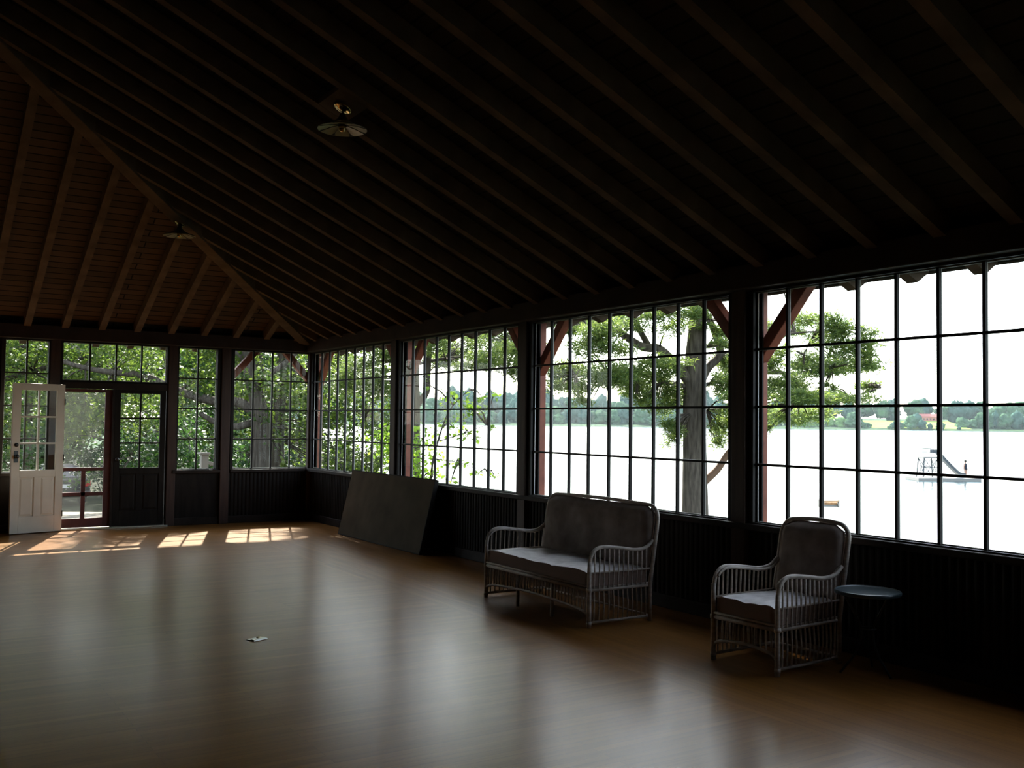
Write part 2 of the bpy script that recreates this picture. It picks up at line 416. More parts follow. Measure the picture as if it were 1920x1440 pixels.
struct(MB().box((RX - .03, YB, zr(RX) - .05), (RX + .03, yh, zr(RX) + .17)).build('ridge_beam', M['rafter']), 'brown ridge board at the top of the roof', 'beam')

# ------------------------------------------------------------------ windows
def window(idx, axis, a0, a1, z0, z1, cols, rows, label, group=None):
    """axis 'x': window in the plane x = W spanning y a0..a1; 'y': in the plane y = D spanning x a0..a1"""
    P = W if axis == 'x' else D
    c = (a0 + a1) / 2
    root = empty('window_%d' % idx, (W, c, z0) if axis == 'x' else (c, D, z0))
    off = Vector(root.location)
    def B(mb, aa, bb, dd0, dd1, zz0, zz1):
        if axis == 'x': mb.box((P + dd0 - off.x, aa - off.y, zz0 - off.z), (P + dd1 - off.x, bb - off.y, zz1 - off.z))
        else: mb.box((aa - off.x, P + dd0 - off.y, zz0 - off.z), (bb - off.x, P + dd1 - off.y, zz1 - off.z))
    f = MB(); e = .045
    B(f, a0 - e, a0, -.045, .075, z0 - .012, z1 + .02); B(f, a1, a1 + e, -.045, .075, z0 - .012, z1 + .02)
    B(f, a0, a1, -.045, .075, z1, z1 + .02); B(f, a0, a1, -.045, .075, z0 - .012, z0)
    f.build('window_frame', M['sash'], root)
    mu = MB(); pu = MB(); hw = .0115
    for i in range(1, cols):
        y = a0 + (a1 - a0) * i / cols
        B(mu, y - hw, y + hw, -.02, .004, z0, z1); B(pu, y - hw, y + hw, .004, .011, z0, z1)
    for j in range(1, rows):
        z = z0 + (z1 - z0) * j / rows
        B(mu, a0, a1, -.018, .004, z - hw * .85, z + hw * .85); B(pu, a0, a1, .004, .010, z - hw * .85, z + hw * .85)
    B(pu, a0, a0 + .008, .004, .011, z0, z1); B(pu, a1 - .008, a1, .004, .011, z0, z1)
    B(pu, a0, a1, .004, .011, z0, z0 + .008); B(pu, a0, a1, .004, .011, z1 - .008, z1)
    mu.build('muntin', M['sash'], root)
    pt = pu.build('putty', M['putty'], root); pt['label'] = 'pale putty edge of the panes, sky light put in its colour'
    g = MB(); B(g, a0, a1, .0005, .0035, z0, z1)
    g.build('window_pane', M['glass'], root)
    struct(root, label, 'window', group)
    return root
window(1, 'y', 1.474, 2.034, S, T, 2, 4, 'narrow eight-pane window behind the open cream door')
window(2, 'y', 2.226, 3.69, 2.186, T, 4, 1, 'four-pane transom window over the pair of doors')
window(3, 'y', 3.874, 4.464, S, T, 2, 4, 'narrow eight-pane window beside the closed dark door')
window(4, 'y', 4.735, 5.989, S, T, 4, 4, 'sixteen-pane end wall window next to the far corner')
window(9, 'y', -.25, 1.15, S, T, 4, 4, 'unseen end wall window added for light past the left edge of the view')  # out of view, added to light the left part of the floor
lab = ['wide many-paned lake-side window in the far corner, full of leaves', 'wide many-paned lake-side window behind the leaning board',
       'wide many-paned lake-side window behind the wicker settee', 'wide many-paned lake-side window behind the wicker armchair and round table',
       'unseen many-paned lake-side window added for light past the right edge of the view']  # the last bay is out of view, added to light the room
for i, (a, b) in enumerate(lake_bays): window(5 + i if i < 4 else 10, 'x', a, b, S, T, 9, 4, lab[i])

# posts and knee braces
def post(x0, y0, x1, y1, inner, label, outer=None, grp=None):
    root = empty('wall_post', ((x0 + x1) / 2, (y0 + y1) / 2, 0))
    l = root.location
    a, b = inner
    MB().box((a[0] - l.x, a[1] - l.y, 0), (b[0] - l.x, b[1] - l.y, 2.76)).build('post_face', M['post'], root, bevel=.006)
    if outer:
        a, b = outer
        o = MB().box((a[0] - l.x, a[1] - l.y, -.6), (b[0] - l.x, b[1] - l.y, 2.80)).build('outer_post', M['red'], root, bevel=.006)
        o['label'] = 'red painted outer face of the post'
    struct(root, label, 'post', grp)
plabels = ['brown post on the lake wall above the leaning board', 'brown post on the lake wall left of the wicker settee',
           'broad dark post on the lake wall between the settee and the armchair', 'brown post on the lake wall past the right edge of the view']
for i in range(4):
    yc = Y0 - (i + 1) * BAY + .14
    post(W, yc, W, yc, ((W - .075, yc - .075, 0), (W - .02, yc + .075, 0)), plabels[i], ((W + .06, yc - .07, 0), (W + .20, yc + .07, 0)))
post(W, D, W, D, ((W - .075, D - .09, 0), (W - .02, D - .02, 0)), 'dark corner post where the lake wall meets the end wall', ((W + .06, D - .02, 0), (W + .20, D + .20, 0)))
post(4.6, D, 4.6, D, ((4.53, D - .075, 0), (4.67, D - .02, 0)), 'reddish brown end wall post between the narrow window and the corner window', ((4.53, D + .06, 0), (4.67, D + .20, 0)))
post(2.13, D, 2.13, D, ((2.06, D - .055, 0), (2.19, D - .02, 0)), 'dark door jamb post behind the hinge side of the cream door')
post(3.78, D, 3.78, D, ((3.72, D - .055, 0), (3.85, D - .02, 0)), 'dark door jamb post between the closed door and the narrow window')
bl = ['red knee brace outside the far corner window, at its corner end', 'red knee brace outside the far corner window, at its end by the leaning board',
      'red knee brace outside the window behind the leaning board, at its far end', 'red knee brace outside the window behind the leaning board, at its end by the settee',
      'red knee brace outside the window behind the settee, at its far end', 'red knee brace outside the window behind the settee, at its end by the armchair',
      'red knee brace outside the window behind the armchair and round table', 'red knee brace past the right edge of the view']
k = 0
for i in range(4):
    yf = (Y0 - i * BAY + .14 - .07) if i else D - .02
    yn = Y0 - (i + 1) * BAY + .14 + .07
    for ya, sg in ((yf, -1), (yn, 1)):
        o = MB().bar((W + .13, ya + sg * -.02, 2.20), (W + .13, ya + sg * .50, 2.80), .10, .10, up=(1, 0, 0)).build('knee_brace', M['red'], bevel=.006)
        struct(o, bl[k], 'brace'); k += 1
for xa, sg, lb in ((4.67, 1, 'red knee brace outside the end wall corner window, beside the brown post'), (W + .06, -1, 'red knee brace outside the end wall corner window, at the room corner')):
    o = MB().bar((xa - sg * .02, D + .13, 2.22), (xa + sg * .50, D + .13, 2.80), .10, .10, up=(0, 1, 0)).build('knee_brace', M['red'], bevel=.006)
    struct(o, lb, 'brace')

# ------------------------------------------------------------------ doors
def half_glazed(mb_rails, panels, w, h, th, gz0, gz1, gx0, gx1, rail_split, cols, rows):
    """frame of a half-glazed two-panel leaf, local x 0..w, y 0..th"""
    b = mb_rails.box
    b((0, 0, 0), (gx0, th, h)); b((gx1, 0, 0), (w, th, h)); b((gx0, 0, gz1), (gx1, th, h)); b((gx0, 0, rail_split[2]), (gx1, th, gz0))
    b((gx0, 0, 0), (gx1, th, rail_split[0]))
    xm = (gx0 + gx1) / 2
    b((xm - .045, 0, rail_split[0]), (xm + .045, th, rail_split[2]))
    for xa, xb in ((gx0, xm - .045), (xm + .045, gx1)):
        panels.box((xa, th * .32, rail_split[0]), (xb, th * .68, rail_split[2]))
        # raised field with sloped edges
        e = .035
        for yy, ys in ((th * .32, th * .12), (th * .68, th * .88)):
            panels.add([(xa + .012, yy, rail_split[0] + .012), (xb - .012, yy, rail_split[0] + .012), (xb - .012, yy, rail_split[2] - .012), (xa + .012, yy, rail_split[2] - .012),
                        (xa + e, ys, rail_split[0] + e), (xb - e, ys, rail_split[0] + e), (xb - e, ys, rail_split[2] - e), (xa + e, ys, rail_split[2] - e)],
                       [(0,1,5,4),(1,2,6,5),(2,3,7,6),(3,0,4,7),(4,5,6,7),(3,2,1,0)])
def leaf_door(idx, m, hinge, ang, w, h, gl, label, iron=True, knob_x=None):
    root = empty('door_%d' % idx, hinge, ang)
    th = .042; gx0, gx1, gz0, gz1 = gl
    r = MB(); pn = MB()
    half_glazed(r, pn, w, h, th, gz0, gz1, gx0, gx1, (.23, 0, .78), 2, 3)
    r.build('door_leaf', m, root, bevel=.003); pn.build('door_panel', m, root)
    mu = MB(); xm = (gx0 + gx1) / 2
    mu.box((xm - .012, .004, gz0), (xm + .012, th - .004, gz1))
    for j in (1, 2):
        z = gz0 + (gz1 - gz0) * j / 3; mu.box((gx0, .004, z - .012), (gx1, th - .004, z + .012))
    mu.build('muntin', m, root)
    MB().box((gx0, th / 2 - .0015, gz0), (gx1, th / 2 + .0015, gz1)).build('window_pane', M['glass'], root)
    struct(root, label, 'door')
    return root
d1 = leaf_door(1, M['white_door'], (2.245, 15.53, .012), math.radians(180 + 15), .715, 2.10, (.11, .605, .88, 2.005), 'open cream half-glazed door with six panes and two panels')
th = .042
# the open leaf runs from the hinge to the left; its room face is the +y local side
for nm, z0, z1, wd in (('lock_plate', .99, 1.15, .055),):
    MB().box((.715 - .085, th, z0), (.715 - .03, th + .006, z1)).build(nm, M['black_iron'], d1, bevel=.002)
kb = MB().lathe([(.010, 0), (.012, .02), (.024, .03), (.030, .045), (.026, .058), (.010, .064)], n=20).xf(Matrix.Translation((.66, th + .004, 1.075)) @ Matrix.Rotation(-PI / 2, 4, 'X'))
kb.build('door_knob', M['black_iron'], d1, smooth=True)
kb = MB().lathe([(.028, 0), (.028, .010), (.018, .022), (.008, .024)], n=20).xf(Matrix.Translation((.655, th, 1.235)) @ Matrix.Rotation(-PI / 2, 4, 'X'))
kb.build('deadbolt', M['black_iron'], d1, smooth=True)
hg = MB()
for z in (.25, 1.05, 1.85): hg.tube([(0, th + .006, z - .045), (0, th + .006, z + .045)], .007, 8)
hg.build('hinge', M['black_iron'], d1)

# screen door in the left half of the opening
sd = empty('door_2', (2.20, D + .03, 0))
fr = MB(); w = .745
fr.box((0, 0, .03), (.06, .03, 2.06)); fr.box((w - .115, 0, .03), (w, .03, 2.06)); fr.box((.06, 0, 2.015), (w - .115, .03, 2.06))
fr.box((.06, 0, .855), (w - .115, .03, .905)); fr.box((.06, 0, .49), (w - .115, .03, .545)); fr.box((.06, 0, .03), (w - .115, .03, .165))
fr.box((.325, 0, .165), (.385, .03, .855))
fr.build('door_frame', M['screen_wood'], sd, bevel=.003)
MB().box((.05, .014, .10), (w - .10, .0145, 2.03)).build('insect_screen', M['screen'], sd)
struct(sd, 'dark red screen door with one tall and four small screen openings', 'door')
struct(MB().box((2.15, D - .07, 0), (3.75, D + .09, .022)).build('threshold', M['plate'], bevel=.005), 'worn metal threshold strip under the pair of doors', 'threshold')
d3 = leaf_door(3, M['wall'], (2.955, D - .03, .024), 0, .735, 2.04, (.085, .655, .87, 1.985), 'closed dark half-glazed door with six panes beside the screen door')
MB().lathe([(.010, 0), (.012, .02), (.024, .03), (.028, .045), (.010, .06)], n=20).xf(Matrix.Translation((.045, 0, 1.0)) @ Matrix.Rotation(PI / 2, 4, 'X')).build('door_knob', M['black_iron'], d3, smooth=True)
ja = MB(); ja.box((2.19, D - .035, 2.062), (3.72, D - .018, 2.16)); ja.box((2.925, D - .03, .022), (2.953, D + .02, 2.062))
struct(ja.build('trim_5', M['trim'], bevel=.004), 'dark head casing and meeting stile of the pair of doors', 'trim')

# ------------------------------------------------------------------ wicker seats
def wicker(name, origin, rz, width, depth, sections, label, cat, crad=.13):
    """local: x along the width (centred), y from front (0) to back (depth), z up"""
    root = empty(name, origin, rz); hw = width / 2; R = .016
    wm = M['wicker']
    lean = .10 if sections > 1 else .13
    # rear posts and the rounded back hoop in one tube
    def hoop(inset, ztop, rad):
        pts = []; x = hw + .012 - inset; n = 7
        yb0 = depth - .01
        def yy(z): return yb0 + max(0, z - .3) * lean / .65
        zz = .0
        for z in (0.0, .15, .3, .45, .6, .75, ztop - rad): pts.append((-x, yy(z), z))
        for i in range(1, n):
            a = PI / 2 * i / n; z = ztop - rad + rad * math.sin(a); pts.append((-x + rad - rad * math.cos(a), yy(z), z))
        for i in range(9):
            t = i / 8; pts.append((-x + rad + (2 * x - 2 * rad) * t, yy(ztop), ztop + (.012 * math.sin(PI * t))))
        for i in range(n - 1, 0, -1):
            a = PI / 2 * i / n; z = ztop - rad + rad * math.sin(a); pts.append((x - rad + rad * math.cos(a), yy(z), z))
        for z in (ztop - rad, .75, .6, .45, .3, .15, 0.0): pts.append((x, yy(z), z))
        return pts
    bf = MB().tube(hoop(0, .955, crad), .017, 10)
    bf.tube([p for p in hoop(.045, .915, crad * .8) if p[2] > .42], .009, 8)
    for i in range(1, int(width / .07)):
        x = -hw + .03 + (width - .06) * i / int(width / .07)
        if abs(x) < hw - .06: bf.tube([(x, depth + .0, .32), (x, depth + .02, .45), (x, depth + .085, .90)], .006, 6)
    bf.build('back_frame', wm, root, smooth=True)
    # front legs
    for sx in (-1, 1):
        x = sx * hw
        lg = MB().tube([(x, 0, 0), (x, 0, .15), (x, .0, .30), (x, .0, .45), (x, .004, .53)], [.019, .019, .018, .017, .016], 10)
        lg.tube([(x, 0, .285), (x, 0, .315)], .024, 10); lg.tube([(x, 0, .02), (x, 0, .05)], .022, 10)
        lg.build('leg', wm, root, smooth=True)
    if sections > 1:
        for i in range(1, sections):
            x = -hw + width * i / sections
            MB().tube([(x, .01, 0), (x, .01, .30)], .015, 10).build('leg', wm, root, smooth=True)
            MB().tube([(x, depth, 0), (x, depth, .30)], .015, 10).build('leg', wm, root, smooth=True)
    # arms: front post curls over to a level rest, dips and flares up to the back hoop
    for sx in (-1, 1):
        x = sx * hw
        top = spline([(x, .002, .50), (x, .018, .575), (x, .065, .625), (x, .15, .640), (x, .32, .622), (x, .48, .600), (x, depth - .05, .612), (x * .995, depth + .035, .665)], 5)
        ar = MB().tube(top, .015, 9)
        ar.tube([(p.x + sx * -.021, p.y, p.z - .008) for p in top[6:]], .010, 7)
        ar.build('arm_rest', wm, root, smooth=True)
        sp = MB()
        def ztop(y):
            best = min(top, key=lambda p: abs(p.y - y) - (p.z > .57) * .001); return best.z
        n = int(depth / .047)
        for i in range(1, n):
            y = depth * i / n
            bow = .012 * math.sin(PI * i / n) * sx
            sp.tube([(x, y, .035), (x + bow, y, .17), (x, y, .30), (x + bow * .5, y + .004, .45), (x, y + .008, ztop(y + .008))], .0068, 6)
        for z in (.04, .295, .435):
            sp.tube([(x, 0, z), (x, depth * .5, z), (x, depth, z)], .0125 if z != .435 else .008, 8)
        sp.tube([(x - sx * .016, 0, .31), (x - sx * .016, depth, .31)], .010, 8)
        sp.build('side_panel', wm, root, smooth=True)
    # front skirt with an arched lower rail
    sk = MB()
    def zlow(t): return .125 + .035 * math.sin(PI * t) - .075 * (1 - min(1, min(t, 1 - t) / .06)) * .4
    n = int(width / .046)
    for i in range(1, n):
        t = i / n; x = -hw + width * t
        sk.tube([(x, .0, zlow(t)), (x, -.004, .2), (x, .0, .30)], .0068, 6)
    sk.tube([(-hw + width * i / 24, 0, zlow(i / 24)) for i in range(25)], .012, 8)
    sk.tube([(-hw, 0, .30), (hw, 0, .30)], .016, 8); sk.tube([(-hw, -.004, .328), (hw, -.004, .328)], .009, 8)
    sk.build('front_skirt', wm, root, smooth=True)
    # stretchers under the seat
    st = MB()
    for sx in (-1, 1): st.tube([(sx * (hw - .03), .02, .30), (sx * (hw - .03), depth - .02, .30)], .012, 8)
    st.tube([(-hw, depth, .30), (hw, depth, .30)], .014, 8); st.tube([(-hw, depth, .04), (hw, depth, .04)], .010, 8)
    st.build('seat_frame', wm, root, smooth=True)
    # seat cushion: one soft pad, puckered where the sections meet
    cu = MB(); nx, ny = 12 * sections, 10; z0, z1 = .318, .452
    cw = hw - .028; cd0, cd1 = .012, depth - .03
    def crown(u, v):
        s = u * sections; fr = s - math.floor(s)
        puff = (max(0.0, math.sin(PI * fr))) ** .35 if sections > 1 else (max(0, math.sin(PI * u))) ** .25
        return z1 - .022 + .026 * puff * (max(0, math.sin(PI * (v * .96 + .02)))) ** .3 + .006 * math.sin(9 * u + 5 * v) + .004 * math.sin(23 * u - 11 * v)
    grid = []
    for j in range(ny + 1):
        for i in range(nx + 1):
            u, v = i / nx, j / ny
            grid.append((-cw + 2 * cw * u, cd0 + (cd1 - cd0) * v, crown(u, v)))
    fs = [(j * (nx + 1) + i, j * (nx + 1) + i + 1, (j + 1) * (nx + 1) + i + 1, (j + 1) * (nx + 1) + i) for j in range(ny) for i in range(nx)]
    cu.add(grid, fs)
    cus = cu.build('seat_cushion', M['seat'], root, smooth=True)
    cus['label'] = 'greyish top of the seat cushion, window light put in its colour'
    sd_ = MB(); ring = [(i, 0) for i in range(nx + 1)] + [(nx, j) for j in range(1, ny + 1)] + [(i, ny) for i in range(nx - 1, -1, -1)] + [(0, j) for j in range(ny - 1, 0, -1)]
    vs = []
    for i, j in ring:
        p = grid[j * (nx + 1) + i]; cx, cy = 0, (cd0 + cd1) / 2
        fr = (i / nx * sections) % 1.0
        pinch = .006 if sections > 1 and j == 0 and (fr < .01) and 0 < i < nx else 0
        vs += [p, (p[0], p[1] - (.010 if j == 0 else 0) + pinch * 2, (p[2] + z0) / 2), (p[0], p[1] + pinch, z0)]
    nr_ = len(ring); fs = []
    for q in range(nr_):
        a, b = q * 3, ((q + 1) % nr_) * 3
        fs += [(a, a + 1, b + 1, b), (a + 1, a + 2, b + 2, b + 1)]
    sd_.add(vs, fs); sd_.add([grid_p for grid_p in [(-cw, cd0, z0), (cw, cd0, z0), (cw, cd1, z0), (-cw, cd1, z0)]], [(0, 1, 2, 3)])
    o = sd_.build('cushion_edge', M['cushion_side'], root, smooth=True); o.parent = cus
    # back cushion filling the hoop
    bc = MB(); nx, nz = 10 * max(1, sections - 1), 12; bw = hw - .006; rad = crad * .9
    front = []; back = []
    for k in range(nz + 1):
        v = k / nz; z = .42 + (.945 - .42) * v
        for i in range(nx + 1):
            u = i / nx; zc = .945 - rad
            half = bw
            if z > zc: half = bw - rad + math.sqrt(max(0, rad * rad - (z - zc) ** 2))
            x = -half + 2 * half * u
            ed = min(u, 1 - u) * 2 * half; ez = min(v * .52, (1 - v) * .52)
            puff = min(1, min(ed, ez) / .07) ** .5
            sag = .010 * math.sin(7 * u * sections + 3 * v) * puff
            ybase = depth - .01 + max(0, z - .3) * lean / .65 - .012
            front.append((x, ybase - .012 - .045 * puff + sag, z)); back.append((x, ybase + .0, z))
    bc.add(front, [(k * (nx + 1) + i, k * (nx + 1) + i + 1, (k + 1) * (nx + 1) + i + 1, (k + 1) * (nx + 1) + i) for k in range(nz) for i in range(nx)])
    o = len(front)
    bc.add(back, [(k * (nx + 1) + i, (k + 1) * (nx + 1) + i, (k + 1) * (nx + 1) + i + 1, k * (nx + 1) + i + 1) for k in range(nz) for i in range(nx)])
    rg = [(i, 0) for i in range(nx + 1)] + [(nx, k) for k in range(1, nz + 1)] + [(i, nz) for i in range(nx - 1, -1, -1)] + [(0, k) for k in range(nz - 1, 0, -1)]
    for q in range(len(rg)):
        a = rg[q]; b = rg[(q + 1) % len(rg)]
        ia, ib = a[1] * (nx + 1) + a[0], b[1] * (nx + 1) + b[0]
        bc.f.append((ia, ib, ib + o, ia + o))
    b_ = bc.build('back_cushion', M['cushion'], root, smooth=True)
    pts = []
    for i, k in rg:
        p = front[k * (nx + 1) + i]; pts.append((p[0], p[1] + .004, p[2]))
    pp = MB().tube(pts, .006, 6, closed=True).build('piping', M['cushion_side'], root, smooth=True); pp.parent = b_
    return tag(root, label, cat)
# rz: local y (front to back) points to the lake wall (+x)
wicker('wicker_settee', (4.865, 7.205, 0), -PI / 2, 1.60, .64, 3, 'three-seat wicker settee with a brown padded back under the lake windows', 'settee')
wicker('wicker_armchair', (5.012, 4.850, 0), -PI / 2 + math.radians(3.5), .56, .66, 1, 'single wicker armchair with a brown padded back beside the round table', 'armchair', .11)

# round side table
tb = empty('side_table', (5.615, 4.315, 0))
MB().lathe([(.0, .535), (.195, .535), (.208, .528), (.214, .532), (.216, .545), (.212, .553), (.204, .5545), (.196, .549), (.0, .549)], n=48).build('table_top', M['table'], tb, smooth=False)
for i in range(3):
    a = 2 * PI * i / 3 + .5
    pts = spline([(.16 * math.cos(a), .16 * math.sin(a), .528), (.10 * math.cos(a), .10 * math.sin(a), .42), (.045 * math.cos(a), .045 * math.sin(a), .30), (.07 * math.cos(a), .07 * math.sin(a), .16), (.15 * math.cos(a), .15 * math.sin(a), .05), (.185 * math.cos(a), .185 * math.sin(a), .008)], 5)
    MB().tube(pts, .008, 8).build('leg', M['table_leg'], tb, smooth=True)
rg = MB().tube([(.05 * math.cos(2 * PI * i / 20), .05 * math.sin(2 * PI * i / 20), .30) for i in range(20)], .006, 6, closed=True)
rg.build('tie_ring', M['table_leg'], tb, smooth=True)
tag(tb, 'small round dark metal side table right of the wicker armchair', 'side table')

# leaning board
th_l = math.atan2(.21, .905)
bd = empty('leaning_board', (5.655, 12.16, 0)); bd.rotation_euler = (0, th_l, 0)
MB().box((-.012, -1.265, .012), (.012, 1.275, .932)).build('board_face', M['board'], bd)
ed = MB(); 
for a, b in (((-.014, -1.28, 0), (.040, -1.265, .945)), ((-.014, 1.275, 0), (.040, 1.28, .945)), ((-.014, -1.265, .934), (.040, 1.275, .945)), ((-.014, -1.265, 0), (.040, 1.275, .012))): ed.box(a, b)
o = ed.build('edge_band', M['board_edge'], bd, bevel=.005); o['label'] = 'dark rounded edge of the board'
MB().box((.012, -1.265, .012), (.036, 1.275, .932)).build('board_core', M['board_edge'], bd)
tag(bd, 'large olive brown rectangular board leaning against the lake wall', 'board')

# pendant lamps
def lamp(loc, drop, tilt):
    root = empty('pendant_lamp', loc)
    MB().lathe([(.0, 0), (.072, 0), (.078, -.006), (.074, -.014), (.060, -.020), (.045, -.018), (.030, -.030), (.0, -.032)], n=32).xf(Matrix.Rotation(tilt[0], 4, 'X') @ Matrix.Rotation(tilt[1], 4, 'Y')).build('canopy', M['brass'], root, smooth=True)
    MB().tube([(0, 0, -.02), (0, 0, -drop + .05)], .009, 8).build('stem', M['shade_out'], root, smooth=True)
    so = MB().lathe([(.0, -drop + .11), (.024, -drop + .11), (.036, -drop + .075), (.075, -drop + .038), (.14, -drop + .008), (.195, -drop - .012), (.199, -drop - .016), (.199, -drop - .018), (.0, -drop + .02)][:8] + [(.190, -drop - .016), (.135, -drop + .002), (.07, -drop + .02), (.0, -drop + .04)], n=48)
    s = so.build('lamp_shade', M['shade_out'], root, smooth=True)
    li = MB(); n = 48
    prof = [(.196, -drop - .0185), (.150, -drop - .006), (.10, -drop + .008), (.05, -drop + .017)]
    for r, z in prof:
        for j in range(n):
            a = 2 * PI * j / n; rr = r - (.004 if j % 6 == 0 else 0); li.v.append((rr * math.cos(a), rr * math.sin(a), z - (.000 if j % 6 else -.004)))
    for i in range(len(prof) - 1):
        for j in range(n): li.f.append((i * n + j, i * n + (j + 1) % n, (i + 1) * n + (j + 1) % n, (i + 1) * n + j))
    o = li.build('shade_lining', M['shade_in'], root, smooth=False); o.parent = s; o['label'] = 'cream ribbed underside of the shade'
    rb = MB()
    for j in range(8):
        a = 2 * PI * j / 8
        rb.tube([(r * math.cos(a), r * math.sin(a), z - .002) for r, z in prof], .0025, 5)
    o = rb.build('shade_rib', M['shade_out'], root); o.parent = s
    MB().lathe([(.0, -drop + .02), (.030, -drop + .02), (.030, -drop - .012), (.022, -drop - .030), (.012, -drop - .036), (.0, -drop - .037)], n=24).build('bulb_socket', M['brass'], root, smooth=True)
    return root
sl_ = math.atan(TAN)
l1 = lamp((3.075, 7.385, zr(3.075) - .012), .165, (0, sl_))
tag(l1, 'dark shallow pendant lamp nearest the viewer under the lake-side rafters', 'ceiling lamp', 'pendant lamps')
bk = MB().prism([(3.075 + a, 7.385 - .245, zr(3.075 + a) + c + .0) for a, c in ((-.12, 0), (.12, 0), (.12, .04), (-.12, .04))], (0, .47, 0))
o = bk.xf(Matrix.Translation(-Vector(l1.location))).build('mounting_block', M['rafter'], l1)
l2 = lamp((3.10, 12.62, min(zr(3.10), zre(12.62)) - .085), .14, (0, sl_))
tag(l2, 'dark shallow pendant lamp hung at the hip beam by the end wall', 'ceiling lamp', 'pendant lamps')

# floor outlet plate
fo = empty('floor_outlet', (2.435, 7.297, 0), .35)
MB().box((-.065, -.045, 0), (.065, .045, .006)).build('cover_plate', M['plate'], fo, bevel=.003)
MB().box((-.06, -.04, .006), (.06, .0, .010)).xf(Matrix.Translation((0, .0, 0))).build('hinged_lid', M['plate'], fo, bevel=.002)
MB().lathe([(0, .006), (.018, .006), (.016, .011), (0, .012)], c=(.03, .022, 0), n=16).build('screw_cap', M['brass'], fo)
tag(fo, 'small metal outlet cover set in the middle of the wood floor', 'floor outlet')

# ------------------------------------------------------------------ outdoors: land and lake
def shore_x(y): return 12.5 + .29 * max(y, -20) if y > 0 else 12.5
def sm(t): t = max(0, min(1, t)); return t * t * (3 - 2 * t)
def gz(x, y):
    a = sm((x - 7) / max(1, (shore_x(y) - 7))) if x > 7 else 0
    b = sm((y - 17) / 24)
    z = -.55 - 1.75 * max(a, b * .62)
    if x > shore_x(y): z -= min(2.5, (x - shore_x(y)) * .35)
    return z + .05 * math.sin(x * .9 + y * .5) * (1 if y > 17 or x > 7 else 0)
gr = MB(); nx, ny = 70, 70
gx = [-40 + 110 * i / nx for i in range(nx + 1)]; gy = [-25 + 135 * j / ny for j in range(ny + 1)]
gv = [(x, y, gz(x, y)) for y in gy for x in gx]
gr.add(gv, [(j * (nx + 1) + i, j * (nx + 1) + i + 1, (j + 1) * (nx + 1) + i + 1, (j + 1) * (nx + 1) + i) for j in range(ny) for i in range(nx)])
struct(gr.build('ground', M['ground'], smooth=True), 'sandy sloping ground around the pavilion down to the shore', 'ground')
dr = MB(); nx, ny = 24, 20
for j in range(ny + 1):
    for i in range(nx + 1):
        u, v = i / nx, j / ny; x = -8 + 17 * u; y = 25.2 + 8.5 * v + 1.2 * math.sin(x * .35) + (0 if 0 < j < ny else .3 * math.sin(x * 1.7))
        dr.v.append((x, y, gz(x, y) + .025))
for j in range(ny):
    for i in range(nx): dr.f.append((j * (nx + 1) + i, j * (nx + 1) + i + 1, (j + 1) * (nx + 1) + i + 1, (j + 1) * (nx + 1) + i))
struct(dr.build('driveway', M['gravel'], smooth=True), 'pale gravel drive seen through the foot of the screen door', 'driveway')
LZ = -2.45
struct(MB().add([(-400, 108, -1.75), (43, 108, -1.75), (330, 900, -1.75), (-400, 900, -1.75)], [(0, 1, 2, 3)]).build('ground', M['shore']), 'dark woodland floor far beyond the end wall', 'ground')
struct(MB().add([(-1500, -900, LZ), (2600, -900, LZ), (2600, 2600, LZ), (-1500, 2600, LZ)], [(0, 1, 2, 3)]).build('lake', M['lake']), 'wide bright lake beyond the lake-side windows', 'lake')

# far shore: a low ridge of land along a line across the lake
A0, A1 = Vector((330, 1280, 0)), Vector((1420, 470, 0))
dirv = (A1 - A0).normalized(); nrm = Vector((dirv.y, -dirv.x, 0));
if nrm.dot(Vector((1, 1, 0))) < 0: nrm = -nrm
fs_ = MB(); n = 60; rows = [(-8, -1.0), (0, .8), (30, 3.0), (90, 5.5), (120, 11), (300, 16), (700, 18)]
for d_, z_ in rows:
    for i in range(n + 1):
        p = A0 + (A1 - A0) * (i / n) + nrm * d_; wv = 6 * math.sin(i * .5) + 4 * math.sin(i * 1.3)
        fs_.v.append((p.x + nrm.x * wv, p.y + nrm.y * wv, LZ + z_))
for r in range(len(rows) - 1):
    for i in range(n): fs_.f.append((r * (n + 1) + i, r * (n + 1) + i + 1, (r + 1) * (n + 1) + i + 1, (r + 1) * (n + 1) + i))
struct(fs_.build('far_shore', M['shore'], smooth=True), 'low green land along the far side of the lake', 'shore')
def blob_tree(m, seed, squash):
    bm = bmesh.new(); bmesh.ops.create_icosphere(bm, subdivisions=4, radius=1)
    r = random.Random(seed); ph = [r.uniform(0, 6) for _ in range(9)]
    for v in bm.verts:
        c = v.co; n_ = 1 + .16 * math.sin(3.1 * c.x + ph[0]) * math.sin(2.7 * c.y + ph[1]) + .13 * math.sin(5.3 * c.z + ph[2] + 2 * c.x) + .09 * math.sin(8 * c.y + ph[3]) * math.sin(9 * c.x + ph[4]) + .06 * math.sin(14 * c.z + ph[5] + 9 * c.y) + .22 * mnoise.noise(c * 4.5 + Vector((seed, 0, 0))) + .14 * mnoise.noise(c * 10 + Vector((0, seed, 0)))
        v.co = Vector((c.x * n_, c.y * n_, (c.z * squash * n_) + squash * .9))
    me = bpy.data.meshes.new('far_crown'); bm.to_mesh(me); bm.free(); me.materials.append(m)
    me.polygons.foreach_set('use_smooth', [True] * len(me.polygons))
    return me
fm = [blob_tree(M['far_a'], 1, 1.15), blob_tree(M['far_b'], 2, 1.35), blob_tree(M['far_a'], 3, 1.0), blob_tree(M['far_b'], 4, 1.5), blob_tree(M['far_c'], 5, .9)]
Ltot = (A1 - A0).length
